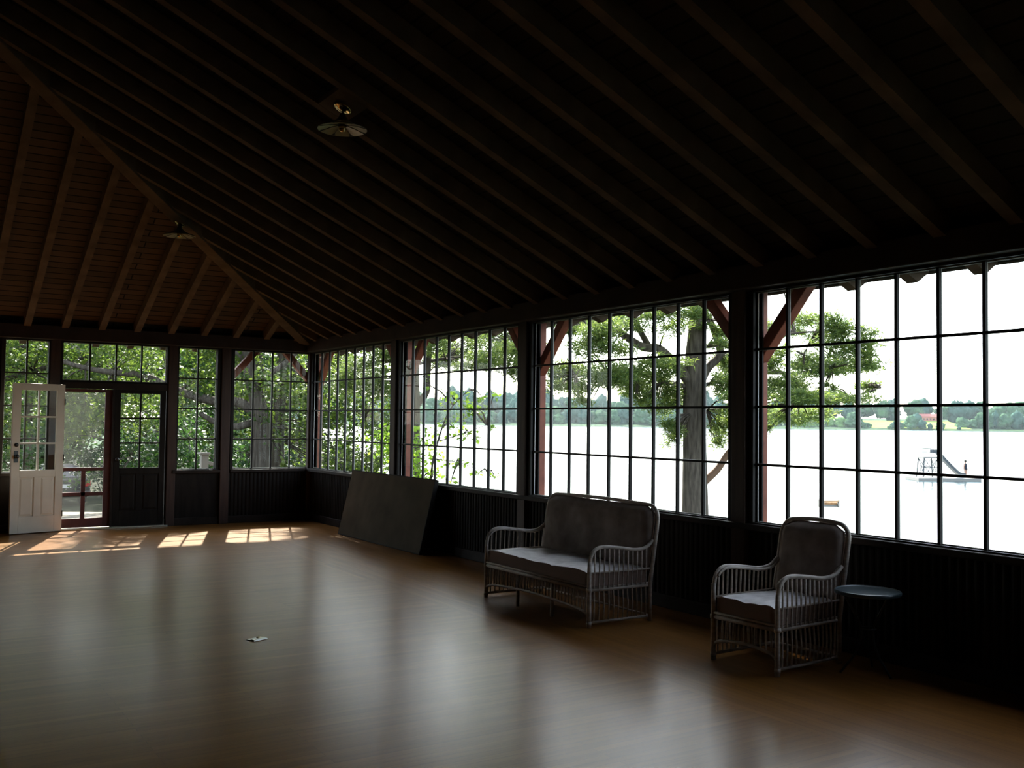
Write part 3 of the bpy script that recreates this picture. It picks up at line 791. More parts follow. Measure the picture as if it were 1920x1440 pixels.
def far_tree(s, d_, scale, k, label, group, lift=0):
    p = A0 + dirv * s + nrm * d_
    o = bpy.data.objects.new('distant_tree', fm[k]); COL.objects.link(o)
    o.location = (p.x, p.y, LZ + .5 + d_ * .035 + lift); o.scale = (scale * random.uniform(.9, 1.35), scale * random.uniform(.9, 1.35), scale * random.uniform(.85, 1.15)); o.rotation_euler = (0, 0, random.uniform(0, 6))
    tag(o, label, 'tree', group)
s = 10
while s < Ltot - 10:
    far_tree(s, random.uniform(110, 170), random.uniform(8.5, 12.0), random.choice((1, 3, 0, 2)), 'tall hazy tree standing in the back of the far treeline', 'back row of the far treeline', random.uniform(7, 12))
    s += random.uniform(11, 15)
s = 14
while s < Ltot - 10:
    # open meadow gaps in front of the taller trees
    if not (838 < s < 902 or 925 < s < 972):
        far_tree(s, random.uniform(22, 55), random.uniform(6.0, 10), 4 if 770 < s < 838 and random.random() < .7 else random.choice((0, 2, 1, 0, 3)), 'low round tree along the far waterline', 'front row of the far treeline', 0)
    s += random.uniform(9.5, 15)
s = 838
while s < 972:
    if random.random() < .65: far_tree(s, random.uniform(8, 22), random.uniform(2.0, 4.6), random.choice((0, 1)), 'small bush at the water edge before the far meadow', 'far waterline bushes', 0)
    s += random.uniform(6, 12)
md_ = MB()
pts = []
for s0, s1 in ((835, 975),):
    a = A0 + dirv * s0; b = A0 + dirv * s1
    md_.add([tuple(a + nrm * 14 + Vector((0, 0, LZ + 2.2))), tuple(b + nrm * 14 + Vector((0, 0, LZ + 2.2))), tuple(b + nrm * 95 + Vector((0, 0, LZ + 12))), tuple(a + nrm * 95 + Vector((0, 0, LZ + 12)))], [(0, 1, 2, 3)])
struct(md_.build('meadow', M['meadow']), 'lime green meadow sloping to the water on the far shore', 'meadow')
hs = empty('lake_house', A0 + dirv * 952 + nrm * 100 + Vector((0, 0, LZ + 12)), math.atan2(dirv.y, dirv.x))
MB().box((-14, -5, -3), (14, 5, 5.5)).build('wall', M['brick'], hs)
MB().prism([(-15, -6, 5.5), (-15, 6, 5.5), (-15, 0, 9.5)], (30, 0, 0)).build('roof', M['roofred'], hs)
wn = MB()
for i in range(6): wn.box((-12 + i * 4.2, -5.15, 1.5), (-10.4 + i * 4.2, -5, 3.6))
wn.build('window_row', M['car_glass'], hs)
tag(hs, 'faded red house with a long roof among the far shore trees', 'house')

# ------------------------------------------------------------------ trees near the pavilion
def cards(centers, normals_spread, size, aspect, n_per, radii, kind):
    """leaf quads scattered in ellipsoid clumps -> vertex and face arrays"""
    allv = []
    for (cx, cy, cz), (rx, ry, rz_), n in zip(centers, radii, n_per):
        d = rng.normal(size=(n, 3)); d /= np.linalg.norm(d, axis=1)[:, None]
        r = rng.random(n) ** .45
        P = d * r[:, None] * np.array([rx, ry, rz_]) + np.array([cx, cy, cz])
        if kind == 'needle':
            a = rng.normal(size=(n, 3)) * np.array([1, 1, .45]); a[:, 2] += .25
        else:
            a = rng.normal(size=(n, 3)) * np.array([1, 1, .6]); a[:, 2] -= .45
        a /= np.linalg.norm(a, axis=1)[:, None]
        up = rng.normal(size=(n, 3)) * .55 + np.array([0, 0, 1.0])
        b = np.cross(a, up); b /= np.linalg.norm(b, axis=1)[:, None]
        c = np.cross(b, a)
        s = size * (.7 + .6 * rng.random(n))[:, None]
        w = s * aspect * .5
        fold = c * s * .10
        q = np.stack([P, P + a * s * .48 + b * w + fold, P + a * s, P + a * s * .48 - b * w + fold], 1)
        allv.append(q.reshape(-1, 3))
    return np.concatenate(allv)
def quads_object(name, V, m, parent):
    n = len(V) // 4
    me = bpy.data.meshes.new(name)
    me.vertices.add(len(V)); me.vertices.foreach_set('co', V.astype(np.float32).ravel())
    me.loops.add(len(V)); me.loops.foreach_set('vertex_index', np.arange(len(V), dtype=np.int32))
    me.polygons.add(n); me.polygons.foreach_set('loop_start', np.arange(0, len(V), 4, dtype=np.int32)); 
    me.polygons.foreach_set('loop_total', np.full(n, 4, dtype=np.int32))
    me.update(calc_edges=True); me.validate()
    me.materials.append(m)
    o = bpy.data.objects.new(name, me); COL.objects.link(o); o.parent = parent
    return o
def limb(pts, r0, r1, n=10, sub=5):
    sp = spline(pts, sub); k = len(sp)
    return sp, [r0 + (r1 - r0) * i / (k - 1) for i in range(k)]
def loc_pts(pts, base): return [Vector(p) - base for p in pts]

def tree(name, base, trunk, r0, r1, limbs, clumps, leaf, size, aspect, density, m_leaf, m_bark, label, kind='leaf', group=None, twigs=True):
    base = Vector(base); root = empty(name, base)
    tk = MB(); sp, rs = limb(loc_pts(trunk, base), r0, r1)
    tk.tube(sp, rs, 14)
    for pts, a, b in limbs:
        q, rr = limb(loc_pts(pts, base), a, b); tk.tube(q, rr, 8)
    if twigs:
        knots = [Vector(p) - base for l in limbs for p in l[0]] + sp[len(sp) // 3:]
        for c in clumps:
            cc = Vector(c[:3]) - base; k = min(knots, key=lambda p: (p - cc).length)
            md = (k + cc) / 2 + Vector((0, 0, .06)); tk.tube([k, md, cc], [.022, .015, .006], 5)
    tk.build('trunk', m_bark, root, smooth=True)
    cs = [tuple(Vector(c[:3]) - base) for c in clumps]
    rd = [(c[3], c[5] if len(c) > 5 else c[3], c[4]) for c in clumps]
    nn = [max(12, int(density * (c[3] * c[4] + .25 * c[3] * c[3]))) for c in clumps]
    V = cards(cs, 0, size, aspect, nn, rd, kind)
    quads_object('foliage', V, m_leaf, root)
    tag(root, label, 'tree', group)
    return root

P1 = [(11.66,14.94,3.19,0.51,0.27),(11.25,15.74,3.51,0.26,0.12),(12.29,17.04,2.61,0.51,0.27),(11.09,14.90,2.16,0.15,0.18),(11.58,14.59,2.59,0.45,0.20),(13.13,15.80,2.45,0.44,0.17),(12.76,14.71,2.74,0.47,0.21),(13.54,15.20,2.30,0.30,0.30),(12.99,15.32,2.11,0.24,0.13),(12.86,14.84,3.72,0.51,0.25),(12.87,17.32,3.78,0.23,0.09),(13.18,14.07,3.89,0.29,0.19),(14.11,14.31,3.55,0.27,0.17),(13.71,13.79,3.18,0.21,0.08),(14.66,14.82,2.99,0.28,0.13),(13.87,14.00,2.36,0.25,0.21),(14.07,14.20,1.72,0.25,0.23),(14.95,15.15,1.33,0.16,0.16),(13.15,14.67,1.58,0.19,0.16),(13.69,15.24,1.30,0.15,0.09),(16.62,14.56,3.73,0.52,0.21),(15.25,12.39,3.54,0.28,0.24),(15.64,12.01,3.38,0.14,0.13),(14.56,13.35,2.93,0.25,0.23),(16.42,14.20,2.98,0.32,0.14),(16.44,13.63,2.84,0.55,0.15),(15.80,12.58,3.11,0.50,0.17),(15.09,13.42,2.38,0.55,0.19),(16.06,12.21,2.80,0.21,0.06),(16.08,13.28,2.42,0.13,0.06),(14.93,12.44,2.19,0.62,0.09),(17.41,13.33,2.45,0.20,0.09),(16.51,14.69,1.85,0.60,0.15),(16.25,15.09,1.62,0.12,0.14),(15.30,14.77,3.63,0.34,0.22),(15.86,15.30,2.89,0.35,0.28),(13.65,13.17,2.12,0.28,0.22),(14.31,13.80,1.62,0.21,0.17),(13.39,16.85,4.13,0.70,0.19)]
rr = random.Random(3)
def break_up(cl, n, k=.62, sp=.75):
    out = []
    for c in cl:
        for _ in range(n):
            out.append((c[0] + rr.uniform(-1, 1) * c[3] * sp, c[1] + rr.uniform(-1, 1) * c[3] * sp, c[2] + rr.uniform(-1, 1) * c[4] * sp, c[3] * k * rr.uniform(.5, 1.1), c[4] * k * rr.uniform(.5, 1.0)))
    return out
high = []
for i in range(46):
    a = rr.uniform(0, 6.28); z = rr.uniform(4.9, 13); R = (1 - (z - 4) / 12) * 3.6 * math.sqrt(rr.random())
    high.append((13.9 + math.cos(a) * R, 14.75 + math.sin(a) * R, z, .75, .26))
pine = tree('white_pine', (13.99, 14.90, gz(13.99, 14.9) - .1),
     [(14.0, 14.90, -2.3), (13.99, 14.90, -.45), (13.96, 14.88, .52), (13.92, 14.86, 1.6), (13.87, 14.85, 2.47), (13.88, 14.81, 3.22), (13.89, 14.78, 3.76), (13.85, 14.76, 4.63), (13.87, 14.71, 5.5), (13.9, 14.7, 8), (13.9, 14.7, 13.5)], .30, .05,
     [([(13.87,14.86,2.40),(13.74,14.86,2.56),(13.46,15.00,2.89),(13.25,15.19,3.16),(12.94,15.33,3.20),(12.60,15.51,3.43),(12.46,15.67,3.61),(12.25,15.93,3.71)], .13, .05),
      ([(13.16,15.34,3.16),(12.96,15.44,3.54),(12.81,15.40,3.74),(12.74,15.51,4.07)], .07, .04),
      ([(13.88,14.88,2.30),(13.71,14.90,2.41),(13.28,15.14,2.51),(12.86,15.39,2.66),(12.38,15.73,2.64),(11.92,16.19,2.60)], .06, .02),
      ([(13.90,14.84,2.15),(14.15,14.76,2.75),(14.35,14.58,3.07),(14.27,14.62,3.45),(14.06,14.59,3.76),(13.79,14.77,4.19)], .09, .06),
      ([(13.88,14.84,2.40),(14.16,14.69,2.47),(14.81,14.29,2.70),(15.56,13.84,2.71),(16.29,13.37,2.83),(16.79,12.85,3.10)], .05, .012),
      ([(13.9,14.84,1.90),(14.11,14.71,1.93),(14.74,14.22,1.99),(15.77,13.75,2.12),(16.58,13.21,2.24),(17.07,12.81,2.43)], .04, .012),
      ([(13.88,14.8,3.2),(14.05,14.65,3.22),(14.82,14.30,3.35),(15.58,13.72,3.52),(16.36,13.29,3.59)], .045, .012),
      ([(15.80,13.68,2.82),(15.75,13.62,3.09),(15.80,13.55,3.30)], .022, .010)],
     break_up(P1, 10, .85, 1.05) + high, 0, .13, .15, 5200, M['needle'], M['bark'], 'thick-trunked pine by the lake behind the settee window', 'needle')
st = MB(); q, r_ = limb(loc_pts([(14.05,14.85,.30),(14.13,14.80,.47),(14.36,14.65,.74),(14.48,14.52,1.02),(14.58,14.40,1.22)], Vector(pine.location)), .085, .06)
st.tube(q, r_, 9); o = st.build('broken_limb', M['bark_red'], pine, smooth=True); o['label'] = 'broken reddish lower limb'

def crown(cx, cy, cz, rx, ry, rz_, n, cr):
    out = []
    for _ in range(n):
        d = Vector((rr.gauss(0, 1), rr.gauss(0, 1), rr.gauss(0, 1))).normalized() * (rr.random() ** .4)
        out.append((cx + d.x * rx, cy + d.y * ry, cz + d.z * rz_, cr * rr.uniform(.7, 1.3), cr * rr.uniform(.5, .9)))
    return out
P2 = [(11.01,20.07,3.01,0.43,0.12),(11.41,18.43,3.13,0.53,0.26),(11.85,20.16,3.43,0.35,0.23),(12.08,18.82,2.67,0.17,0.12),(11.02,20.22,3.36,0.37,0.22),(10.71,18.44,2.81,0.35,0.09),(9.58,18.76,3.34,0.45,0.23),(9.36,19.87,3.16,0.47,0.24),(8.76,19.11,2.42,0.32,0.29),(8.60,20.14,2.67,0.35,0.35),(12.62,19.73,3.57,0.51,0.20),(11.93,17.79,3.29,0.29,0.14)]
high = []
for i in range(60):
    a = rr.uniform(0, 6.28); z = rr.uniform(4.2, 15); R = (1 - (z - 4) / 14) * 4.0 * math.sqrt(rr.random())
    high.append((10 + math.cos(a) * R, 19.6 + math.sin(a) * R, z, .85, .30))
high += crown(8.9, 19.6, 8.8, 1.1, 1.0, 1.1, 16, .55)  # extra clumps added to keep sun off the floor by the lake wall
tree('white_pine', (10.07, 19.77, gz(10.07, 19.77) - .1), [(10.07, 19.77, -2.0), (10.07,19.77,-.02),(10.03,19.72,1.52),(10.0,19.69,2.71),(9.97,19.66,3.9),(9.95,19.61,5.09),(9.95,19.6,9),(9.95,19.6,15)], .20, .05,
     [([(10.05,19.70,1.6),(10.09,19.67,2.0),(10.26,19.54,2.30),(10.27,19.52,2.71),(10.29,19.48,3.43)], .09, .06), ([(10.0,19.65,2.9),(10.6,19.3,3.05),(11.4,18.6,3.15),(12.1,18.7,3.3)], .04, .012)],
     break_up(P2, 9, .85, 1.05) + high, 0, .13, .15, 4800, M['needle'], M['bark'], 'slender grey-trunked pine behind the window with the leaning board', 'needle')
high = []
for i in range(64):
    a = rr.uniform(0, 6.28); z = rr.uniform(8.4, 16.5); R = (1 - (z - 7) / 16) * 3.6 * math.sqrt(rr.random())
    high.append((10.2 + math.cos(a) * R, 16.0 + math.sin(a) * R, z, .85, .32))
tree('white_pine', (10.55, 16.0, gz(10.55, 16) - .1), [(10.55, 16, -1.9), (10.55, 16, 2), (10.5, 16, 6), (10.4, 16, 10), (10.3, 16, 16.5)], .12, .04, [([(10.5, 16, 8.5), (9.5, 15.6, 9.0), (8.4, 15.2, 9.3)], .06, .02)],
     high, 0, .15, .2, 3000, M['needle'], M['bark'], 'added pine hidden behind the post left of the settee to block the sun', 'needle', twigs=True)  # unseen tree, added so its high crown shades the lake-side windows
SP = [(7.96,14.39,2.05,0.20,0.22),(8.20,14.29,1.92,0.27,0.25),(8.51,14.27,1.84,0.20,0.22),(8.50,15.17,1.56,0.28,0.21),(8.49,14.58,1.43,0.23,0.14),(8.61,14.37,2.06,0.14,0.13),(8.62,14.11,1.57,0.09,0.09),(8.35,15.57,1.08,0.13,0.23),(8.02,15.00,0.69,0.11,0.16),(8.22,14.55,0.95,0.31,0.05),(8.47,14.19,0.81,0.22,0.04),(8.66,14.06,0.77,0.11,0.04),(8.13,14.57,0.62,0.11,0.07),(8.02,15.29,2.30,0.11,0.19),(8.68,14.12,2.11,0.13,0.07)]
tree('maple_sapling', (7.99, 15.16, gz(7.99, 15.16)), [(7.99,15.16,-.75),(7.99,15.16,.08),(8.04,15.10,.64),(8.06,15.07,1.0),(8.18,14.97,1.56),(8.32,14.86,1.93),(8.55,14.70,2.20)], .028, .008,
     [([(8.06,15.07,1.0),(8.3,14.6,.95),(8.6,14.1,.80)], .010, .004), ([(8.1,15.0,1.3),(8.4,14.6,1.45),(8.6,14.2,1.6)], .010, .004)],
     SP, 0, .085, .75, 760, M['leaf_lime'], M['bark_dark'], 'leafy lime green sapling just outside the window with the leaning board')

# the big maple whose trunk fills the corner window
tree('maple_tree', (7.22, 21.58, gz(7.22, 21.58) - .1), [(7.25, 21.58, -1.6), (7.22,21.58,.29),(7.20,21.57,1.0),(7.15,21.56,1.72),(7.06,21.60,2.19),(6.94,21.65,2.66),(6.84,21.68,3.38),(6.69,21.74,4.33),(6.6,21.9,6.5)], .26, .08,
     [([(7.05,21.62,1.77),(6.76,21.80,2.01),(6.26,22.12,2.04),(5.61,22.53,2.25),(4.94,22.94,2.58),(4.34,23.32,2.65),(3.84,23.64,2.74),(3.33,23.95,2.90)], .12, .045),
      ([(7.10,21.60,1.60),(6.68,21.87,1.47),(6.28,22.13,1.59),(6.02,22.28,1.76)], .09, .05),
      ([(6.9, 21.7, 2.9), (6.4, 22.0, 3.3), (5.6, 22.4, 3.6), (4.8, 22.8, 3.7)], .08, .03), ([(7.0,21.6,2.4),(7.6,21.3,2.9),(8.2,21.0,3.6)], .08, .03)],
     crown(5.6, 23.2, 3.6, 3.4, 1.8, 2.6, 60, .62) + crown(6.6, 21.2, 3.4, 1.9, 1.2, 1.2, 12, .45) + crown(7.9, 21.6, 1.6, .9, .8, 1.5, 10, .4)
     + crown(5.75, 23.2, 8.2, .42, .7, .9, 16, .45) + crown(8.5, 23.2, 8.2, .35, .6, .9, 10, .4) + [(6.6, 23.2, 8.1, .3, .12), (7.25, 23.2, 7.7, .25, .1)],  # high clumps out of view, added to shade parts of the floor
     0, .105, .8, 460, M['leaf'], M['bark_dark'], 'spreading maple with a thick ridged trunk outside the corner window')
tree('maple_tree', (8.20, 23.34, gz(8.2, 23.34) - .1), [(8.2, 23.3, -1.6), (8.20,23.34,.17),(8.17,23.31,1.21),(8.20,23.24,2.25),(8.21,23.19,3.28),(8.22,23.12,4.58), (8.2, 23, 7)], .21, .08,
     [([(8.2,23.3,2.4),(8.8,23.0,3.0),(9.5,22.8,3.4)], .08, .03), ([(8.2,23.3,2.0),(7.8,23.4,2.8),(7.2,23.6,3.4)], .08, .03)],
     crown(8.9, 23.6, 3.0, 2.4, 1.6, 2.6, 46, .6) + crown(9.6, 22.5, 1.2, 1.6, .9, 1.6, 16, .45) + crown(9.4, 24, 9.6, 1.2, .9, 1.5, 22, .5), 0, .105, .8, 460, M['leaf'], M['bark_dark'],  # highest crown is out of view, added to block sun at the corner
     'second maple trunk close behind the thick one outside the corner window')
tree('maple_tree', (3.83, 33.2, gz(3.8, 33.2) - .1), [(3.86, 33.3, -2.4), (3.86,33.27,-.29),(3.83,33.24,.68),(3.81,33.18,2.3),(3.77,33.11,4.6),(3.7,33,8)], .17, .08,
     [([(3.8,33.2,2.3),(4.6,32.8,3.2),(5.4,32.4,3.8)], .08, .03)], crown(4.2, 33.0, 4.2, 3.8, 2.2, 3.2, 55, .75), 0, .15, .85, 240, M['leaf'], M['bark_dark'], 'straight thin-trunked tree seen through the open cream door')
tree('maple_tree', (1.2, 26.5, gz(1.2, 26.5) - .1), [(1.2, 26.5, -1.9), (1.2, 26.5, 1), (1.25, 26.4, 3), (1.3, 26.4, 6)], .22, .08,
     [([(1.2,26.5,1.6),(2.0,26.0,2.3),(3.0,25.5,2.7),(4.2,24.9,3.1)], .10, .04), ([(1.2,26.5,2.2),(2.4,26.2,3.1),(3.6,25.8,3.6)], .08, .03)],
     crown(2.2, 26.0, 3.6, 2.9, 1.6, 2.6, 50, .65) + crown(3.4, 24.6, 2.9, 1.4, .9, 1.0, 14, .45), 0, .11, .8, 440, M['leaf'], M['bark_dark'], 'bright leafy maple outside the narrow window by the cream door')
tree('maple_tree', (5.25, 28.0, gz(5.25, 28) - .1), [(5.25, 28, -2.0), (5.25, 28, 1), (5.25, 28, 3), (5.25, 28, 6.5)], .10, .07,
     [([(5.25,28,1.8),(5.6,27.6,2.6),(6.4,27.2,3.0)], .07, .03)], crown(5.0, 28.0, 3.0, 2.6, 1.5, 2.8, 46, .65), 0, .14, .85, 280, M['leaf'], M['bark_dark'], 'mid green maple seen over the pair of doors')
# understorey shrubs
def shrub(x, y, w_, h_, n, m, label, size=.11, group=None):
    z = gz(x, y)
    tree('leafy_shrub', (x, y, z), [(x, y, z - .05), (x + .05, y, z + h_ * .4), (x, y, z + h_ * .75)], .03, .01, [([(x, y, z + .1), (x + w_ * .4, y, z + h_ * .5)], .02, .008), ([(x, y, z + .1), (x - w_ * .4, y, z + h_ * .5)], .02, .008)],
         crown(x, y, z + h_ * .52, w_, w_ * .6, h_ * .5, n, .42), 0, size, .7, 360, m, M['bark_dark'], label, group=group)
shrub(5.9, 20.4, .9, 1.7, 20, M['leaf_dark'], 'dark shrub outside the narrow window beside the railing')
shrub(6.4, 24.6, 1.3, 2.6, 26, M['leaf_dark'], 'dark tall shrub behind the maple limb')
shrub(3.6, 29.5, 1.5, 2.9, 26, M['leaf_dark'], 'dark shrub behind the upper screen of the screen door')
shrub(8.7, 20.6, .9, 1.9, 22, M['leaf'], 'mid green shrub low in the corner window right of the trunk')
shrub(9.8, 21.8, 1.2, 3.3, 34, M['leaf'], 'tall leafy shrub filling the far corner of the lake-side windows')
shrub(9.3, 18.6, .9, 2.4, 22, M['leaf_lime'], 'lime green shrub left of the slender pine')
shrub(2.2, 28.2, 1.4, 2.4, 26, M['leaf_dark'], 'dark shrub low behind the window with the cream door')
shrub(7.2, 27.0, 1.7, 3.2, 30, M['leaf_dark'], 'dark shrub far behind the thick maple trunk')
shrub(7.8, 43.2, 1.1, 2.5, 24, M['leaf_dark'], 'dark shrub just behind the right rear corner of the parked car')
shrub(8.2, 36.0, 1.9, 3.6, 34, M['leaf_dark'], 'dark shrub right of the parked car')
shrub(6.6, 46.5, 2.6, 3.6, 40, M['leaf_dark'], 'dark shrub behind the parked car', .16)
shrub(9.6, 44.0, 2.4, 3.4, 40, M['leaf_dark'], 'dark shrub far behind the right side of the parked car', .16)
shrub(10.6, 30.5, 1.9, 3.4, 34, M['leaf_dark'], 'dark shrub behind the second maple trunk')
shrub(11.6, 27.0, 1.5, 3.0, 30, M['leaf'], 'mid green shrub near the shore left of the slender pine')
# woods further back
for i, (x, y, hgt) in enumerate(((1.5, 44, 11), (6.0, 47, 12), (10.5, 45, 11), (15.0, 47, 12), (-2.5, 40, 10), (12.4, 37.5, 9), (3.5, 66, 12), (9.5, 68, 13), (16, 70, 12), (22, 72, 13), (7, 84, 13), (14, 88, 14), (26, 92, 14))):
    z = gz(x, y)
    tree('forest_tree', (x, y, z - .1), [(x, y, z - .1), (x + .1, y, z + 3), (x, y, z + hgt * .8)], .25, .08, [([(x, y, z + 2), (x + 1.5, y - .5, z + 4)], .1, .04), ([(x, y, z + 2.5), (x - 1.5, y - .5, z + 4.5)], .1, .04)],
         crown(x, y, z + hgt * .5, 3.6, 2.2, hgt * .5, 70, 1.0), 0, .24, .8, 110, M['leaf_dark'] if i % 2 else M['leaf'], M['bark_dark'], 'tall leafy tree in the woods behind the maples', group='woods behind the maples')

# ------------------------------------------------------------------ things outdoors
rl = empty('stair_railing', (5.05, 18.2, gz(5.05, 18.2)))
zb = rl.location.z
MB().box((-.10, -.06, 0), (.03, .07, .99 - zb)).build('post', M['rail'], rl, bevel=.008)
MB().box((-.13, -.09, .99 - zb), (.06, .10, 1.03 - zb)).build('post_cap', M['rail'], rl, bevel=.008)
MB().bar((.03, 0, .84 - zb), (1.10, -.20, .58 - zb), .10, .06).build('handrail', M['rail'], rl, bevel=.008)
MB().bar((.03, 0, .35 - zb), (1.10, -.20, .12 - zb), .05, .05).build('lower_rail', M['rail'], rl)
MB().box((1.05, -.26, -.3), (1.17, -.14, .60 - zb)).build('post', M['rail'], rl, bevel=.008)
tag(rl, 'pale weathered railing post and handrail outside the narrow window', 'railing')

# parked car, seen from behind through the screen door
car = empty('parked_car', (5.5, 41.2, gz(5.5, 40.5) + .02), math.radians(8))
prof = [(-2.1, .35), (-2.15, .62), (-2.08, .95), (-1.75, 1.0), (-1.15, 1.40), (-.3, 1.47), (.6, 1.42), (1.25, 1.0), (2.0, .86), (2.2, .65), (2.18, .32), (1.5, .24), (-1.6, .24)]
body = MB(); hw_ = .88
rings = []
for sx, k in ((-1, 1.0), (-.92, 1.02), (0, 1.03), (.92, 1.02), (1, 1.0)):
    ring = []
    for yv, zv in prof:
        tum = 1 - max(0, zv - .95) * .32
        ring.append((sx * hw_ * tum, yv * (k if abs(sx) < 1 else .985), zv))
    rings.append(ring)
n = len(prof); vs = [p for r in rings for p in r]; fs = []
for i in range(len(rings) - 1):
    for j in range(n): fs.append((i * n + j, i * n + (j + 1) % n, (i + 1) * n + (j + 1) % n, (i + 1) * n + j))
fs += [tuple(range(n)), tuple(range(len(vs) - n, len(vs)))[::-1]]
body.add(vs, fs).build('car_body', M['car'], car, bevel=.03)
MB().add([(-.58, -1.72, 1.02), (.58, -1.72, 1.02), (.50, -1.20, 1.385), (-.50, -1.20, 1.385)], [(0, 1, 2, 3)]).xf(Matrix.Translation((0, -.035, .02))).build('rear_window', M['car_glass'], car)
for sx in (-1, 1):
    MB().box((sx * .86, -2.14, .70), (sx * .60, -2.02, .90)).xf(Matrix.Translation((0, -.06, 0))).build('tail_lamp', M['tail'], car, bevel=.02)
    for yw in (-1.35, 1.35):
        MB().lathe([(.0, -.1), (.24, -.1), (.31, -.08), (.32, 0), (.31, .08), (.24, .1), (0, .1)], n=24).xf(Matrix.Translation((sx * .82, yw, .31)) @ Matrix.Rotation(PI / 2, 4, 'Y')).build('wheel', M['tyre'], car, smooth=True)
MB().box((-.17, -2.22, .66), (.17, -2.19, .80)).build('licence_plate', M['licence'], car)
MB().box((-.86, -2.24, .38), (.86, -2.08, .56)).build('bumper', M['car'], car, bevel=.03)
tag(car, 'dark parked car seen from behind through the screen door', 'car')

# swimming raft with slide tower
ax = math.atan2(-.54, .842)
rf = empty('swim_raft', (69.75, 46.55, LZ), ax)
MB().box((-2.5, -1.3, -.1), (2.3, 1.3, .22)).build('raft_deck', M['raftdeck'], rf, bevel=.03)
tw = [(-1.75, -.55), (-.75, -.55), (-.75, .55), (-1.75, .55)]
for x_, y_ in tw:
    sx = -1 if x_ < -1.25 else 1
    MB().bar((x_ + sx * .12, y_ * 1.15, .2), (x_, y_, 1.75), .07, .07).build('tower_leg', M['steel'], rf)
br_ = MB()
for i in range(4):
    a, b = tw[i], tw[(i + 1) % 4]
    br_.bar((*a, .35), (*b, 1.65), .04, .04); br_.bar((*b, .35), (*a, 1.65), .04, .04); br_.bar((*a, 1.0), (*b, 1.0), .04, .04)
br_.build('cross_brace', M['steel'], rf)
MB().box((-1.85, -.65, 1.70), (-.65, .65, 1.80)).build('tower_platform', M['raftdeck'], rf)
rl_ = MB()
for x_, y_ in tw: rl_.bar((x_, y_, 1.8), (x_, y_, 2.45), .035, .035)
for i in (0, 2, 3):
    a, b = tw[i], tw[(i + 1) % 4]
    for z in (2.15, 2.45): rl_.bar((*a, z), (*b, z), .03, .03)
rl_.build('guard_rail', M['steel'], rf)
sp_ = spline([(-.95, 0, 2.15), (-.55, 0, 2.10), (0.05, 0, 1.45), (.75, 0, .75), (1.15, 0, .42), (1.55, 0, .35)], 5)
sl2 = MB(); o0 = 0
for p in sp_:
    for dy, dz in ((-.30, .22), (-.27, 0), (.27, 0), (.30, .22), (.34, .22), (.30, -.05), (-.30, -.05), (-.34, .22)): sl2.v.append((p.x, p.y + dy, p.z + dz))
for i in range(len(sp_) - 1):
    for j in range(8): sl2.f.append((i * 8 + j, i * 8 + (j + 1) % 8, (i + 1) * 8 + (j + 1) % 8, (i + 1) * 8 + j))
sl2.build('slide_chute', M['slide'], rf)
MB().bar((1.1, 0, .2), (1.1, 0, .40), .3, .06).build('chute_support', M['steel'], rf)
tag(rf, 'swimming raft carrying a metal slide tower out on the lake', 'raft')

# bather standing on the right end of the raft
def person():
    jt = [(0, 0, .72), (0, 0, .86), (0, 0, 1.00), (0, .0, 1.08), (0, -.01, 1.14), (0, 0, 1.24),
          (-.07, 0, .66), (-.075, -.01, .38), (-.075, .01, .06), (-.08, -.09, .03), (.07, 0, .66), (.075, -.01, .38), (.075, .01, .06), (.08, -.09, .03),
          (-.13, 0, 1.03), (-.18, .01, .84), (-.20, -.03, .66), (-.205, -.05, .58), (.13, 0, 1.03), (.18, .01, .84), (.20, -.03, .66), (.205, -.05, .58)]
    ed = [(0,1),(1,2),(2,3),(3,4),(4,5),(0,6),(6,7),(7,8),(8,9),(0,10),(10,11),(11,12),(12,13),(2,14),(14,15),(15,16),(16,17),(2,18),(18,19),(19,20),(20,21)]
    rd = [.11,.10,.115,.045,.045,.085,.072,.052,.036,.03,.072,.052,.036,.03,.045,.034,.026,.024,.045,.034,.026,.024]
    me = bpy.data.meshes.new('body'); me.from_pydata(jt, ed, []); o = bpy.data.objects.new('body', me); COL.objects.link(o)
    md = o.modifiers.new('skin', 'SKIN'); sv = me.skin_vertices[0].data
    for i, r in enumerate(rd): sv[i].radius = (r, r * (.75 if i in (0, 1, 2) else 1)); sv[i].use_root = (i == 0)
    s_ = o.modifiers.new('round', 'SUBSURF'); s_.levels = 2; s_.render_levels = 2
    me.materials.append(M['skin'])
    return o
pr = empty('person', (71.15, 45.65, LZ + .22), ax + .6)
pb = person(); pb.parent = pr
MB().lathe([(.07, 1.22), (.098, 1.27), (.098, 1.31), (.07, 1.345), (.0, 1.355)], n=20).build('hair', M['hair'], pr, smooth=True)
MB().lathe([(.085, .58), (.135, .66), (.138, .78), (.125, .84)], n=20).build('swim_shorts', M['cloth'], pr, smooth=True)
MB().lathe([(.128, .83), (.132, .92), (.142, 1.0), (.12, 1.06), (.055, 1.09)], n=20).xf(Matrix.Diagonal((1, .8, 1, 1))).build('shirt', M['cloth'], pr, smooth=True)
hf = MB()
for sx in (-1, 1):
    for i in range(4): hf.tube([(sx * .205 + (i - 1.5) * .012 * sx, -.05, .59), (sx * .207 + (i - 1.5) * .014 * sx, -.06, .545 - .004 * (i in (1, 2)))], .0055, 5)
    hf.tube([(sx * .198, -.06, .60), (sx * .185, -.085, .57)], .006, 5)
hf.build('hand', M['skin'], pr)
tag(pr, 'person in dark shirt and shorts standing at the end of the swimming raft', 'person')

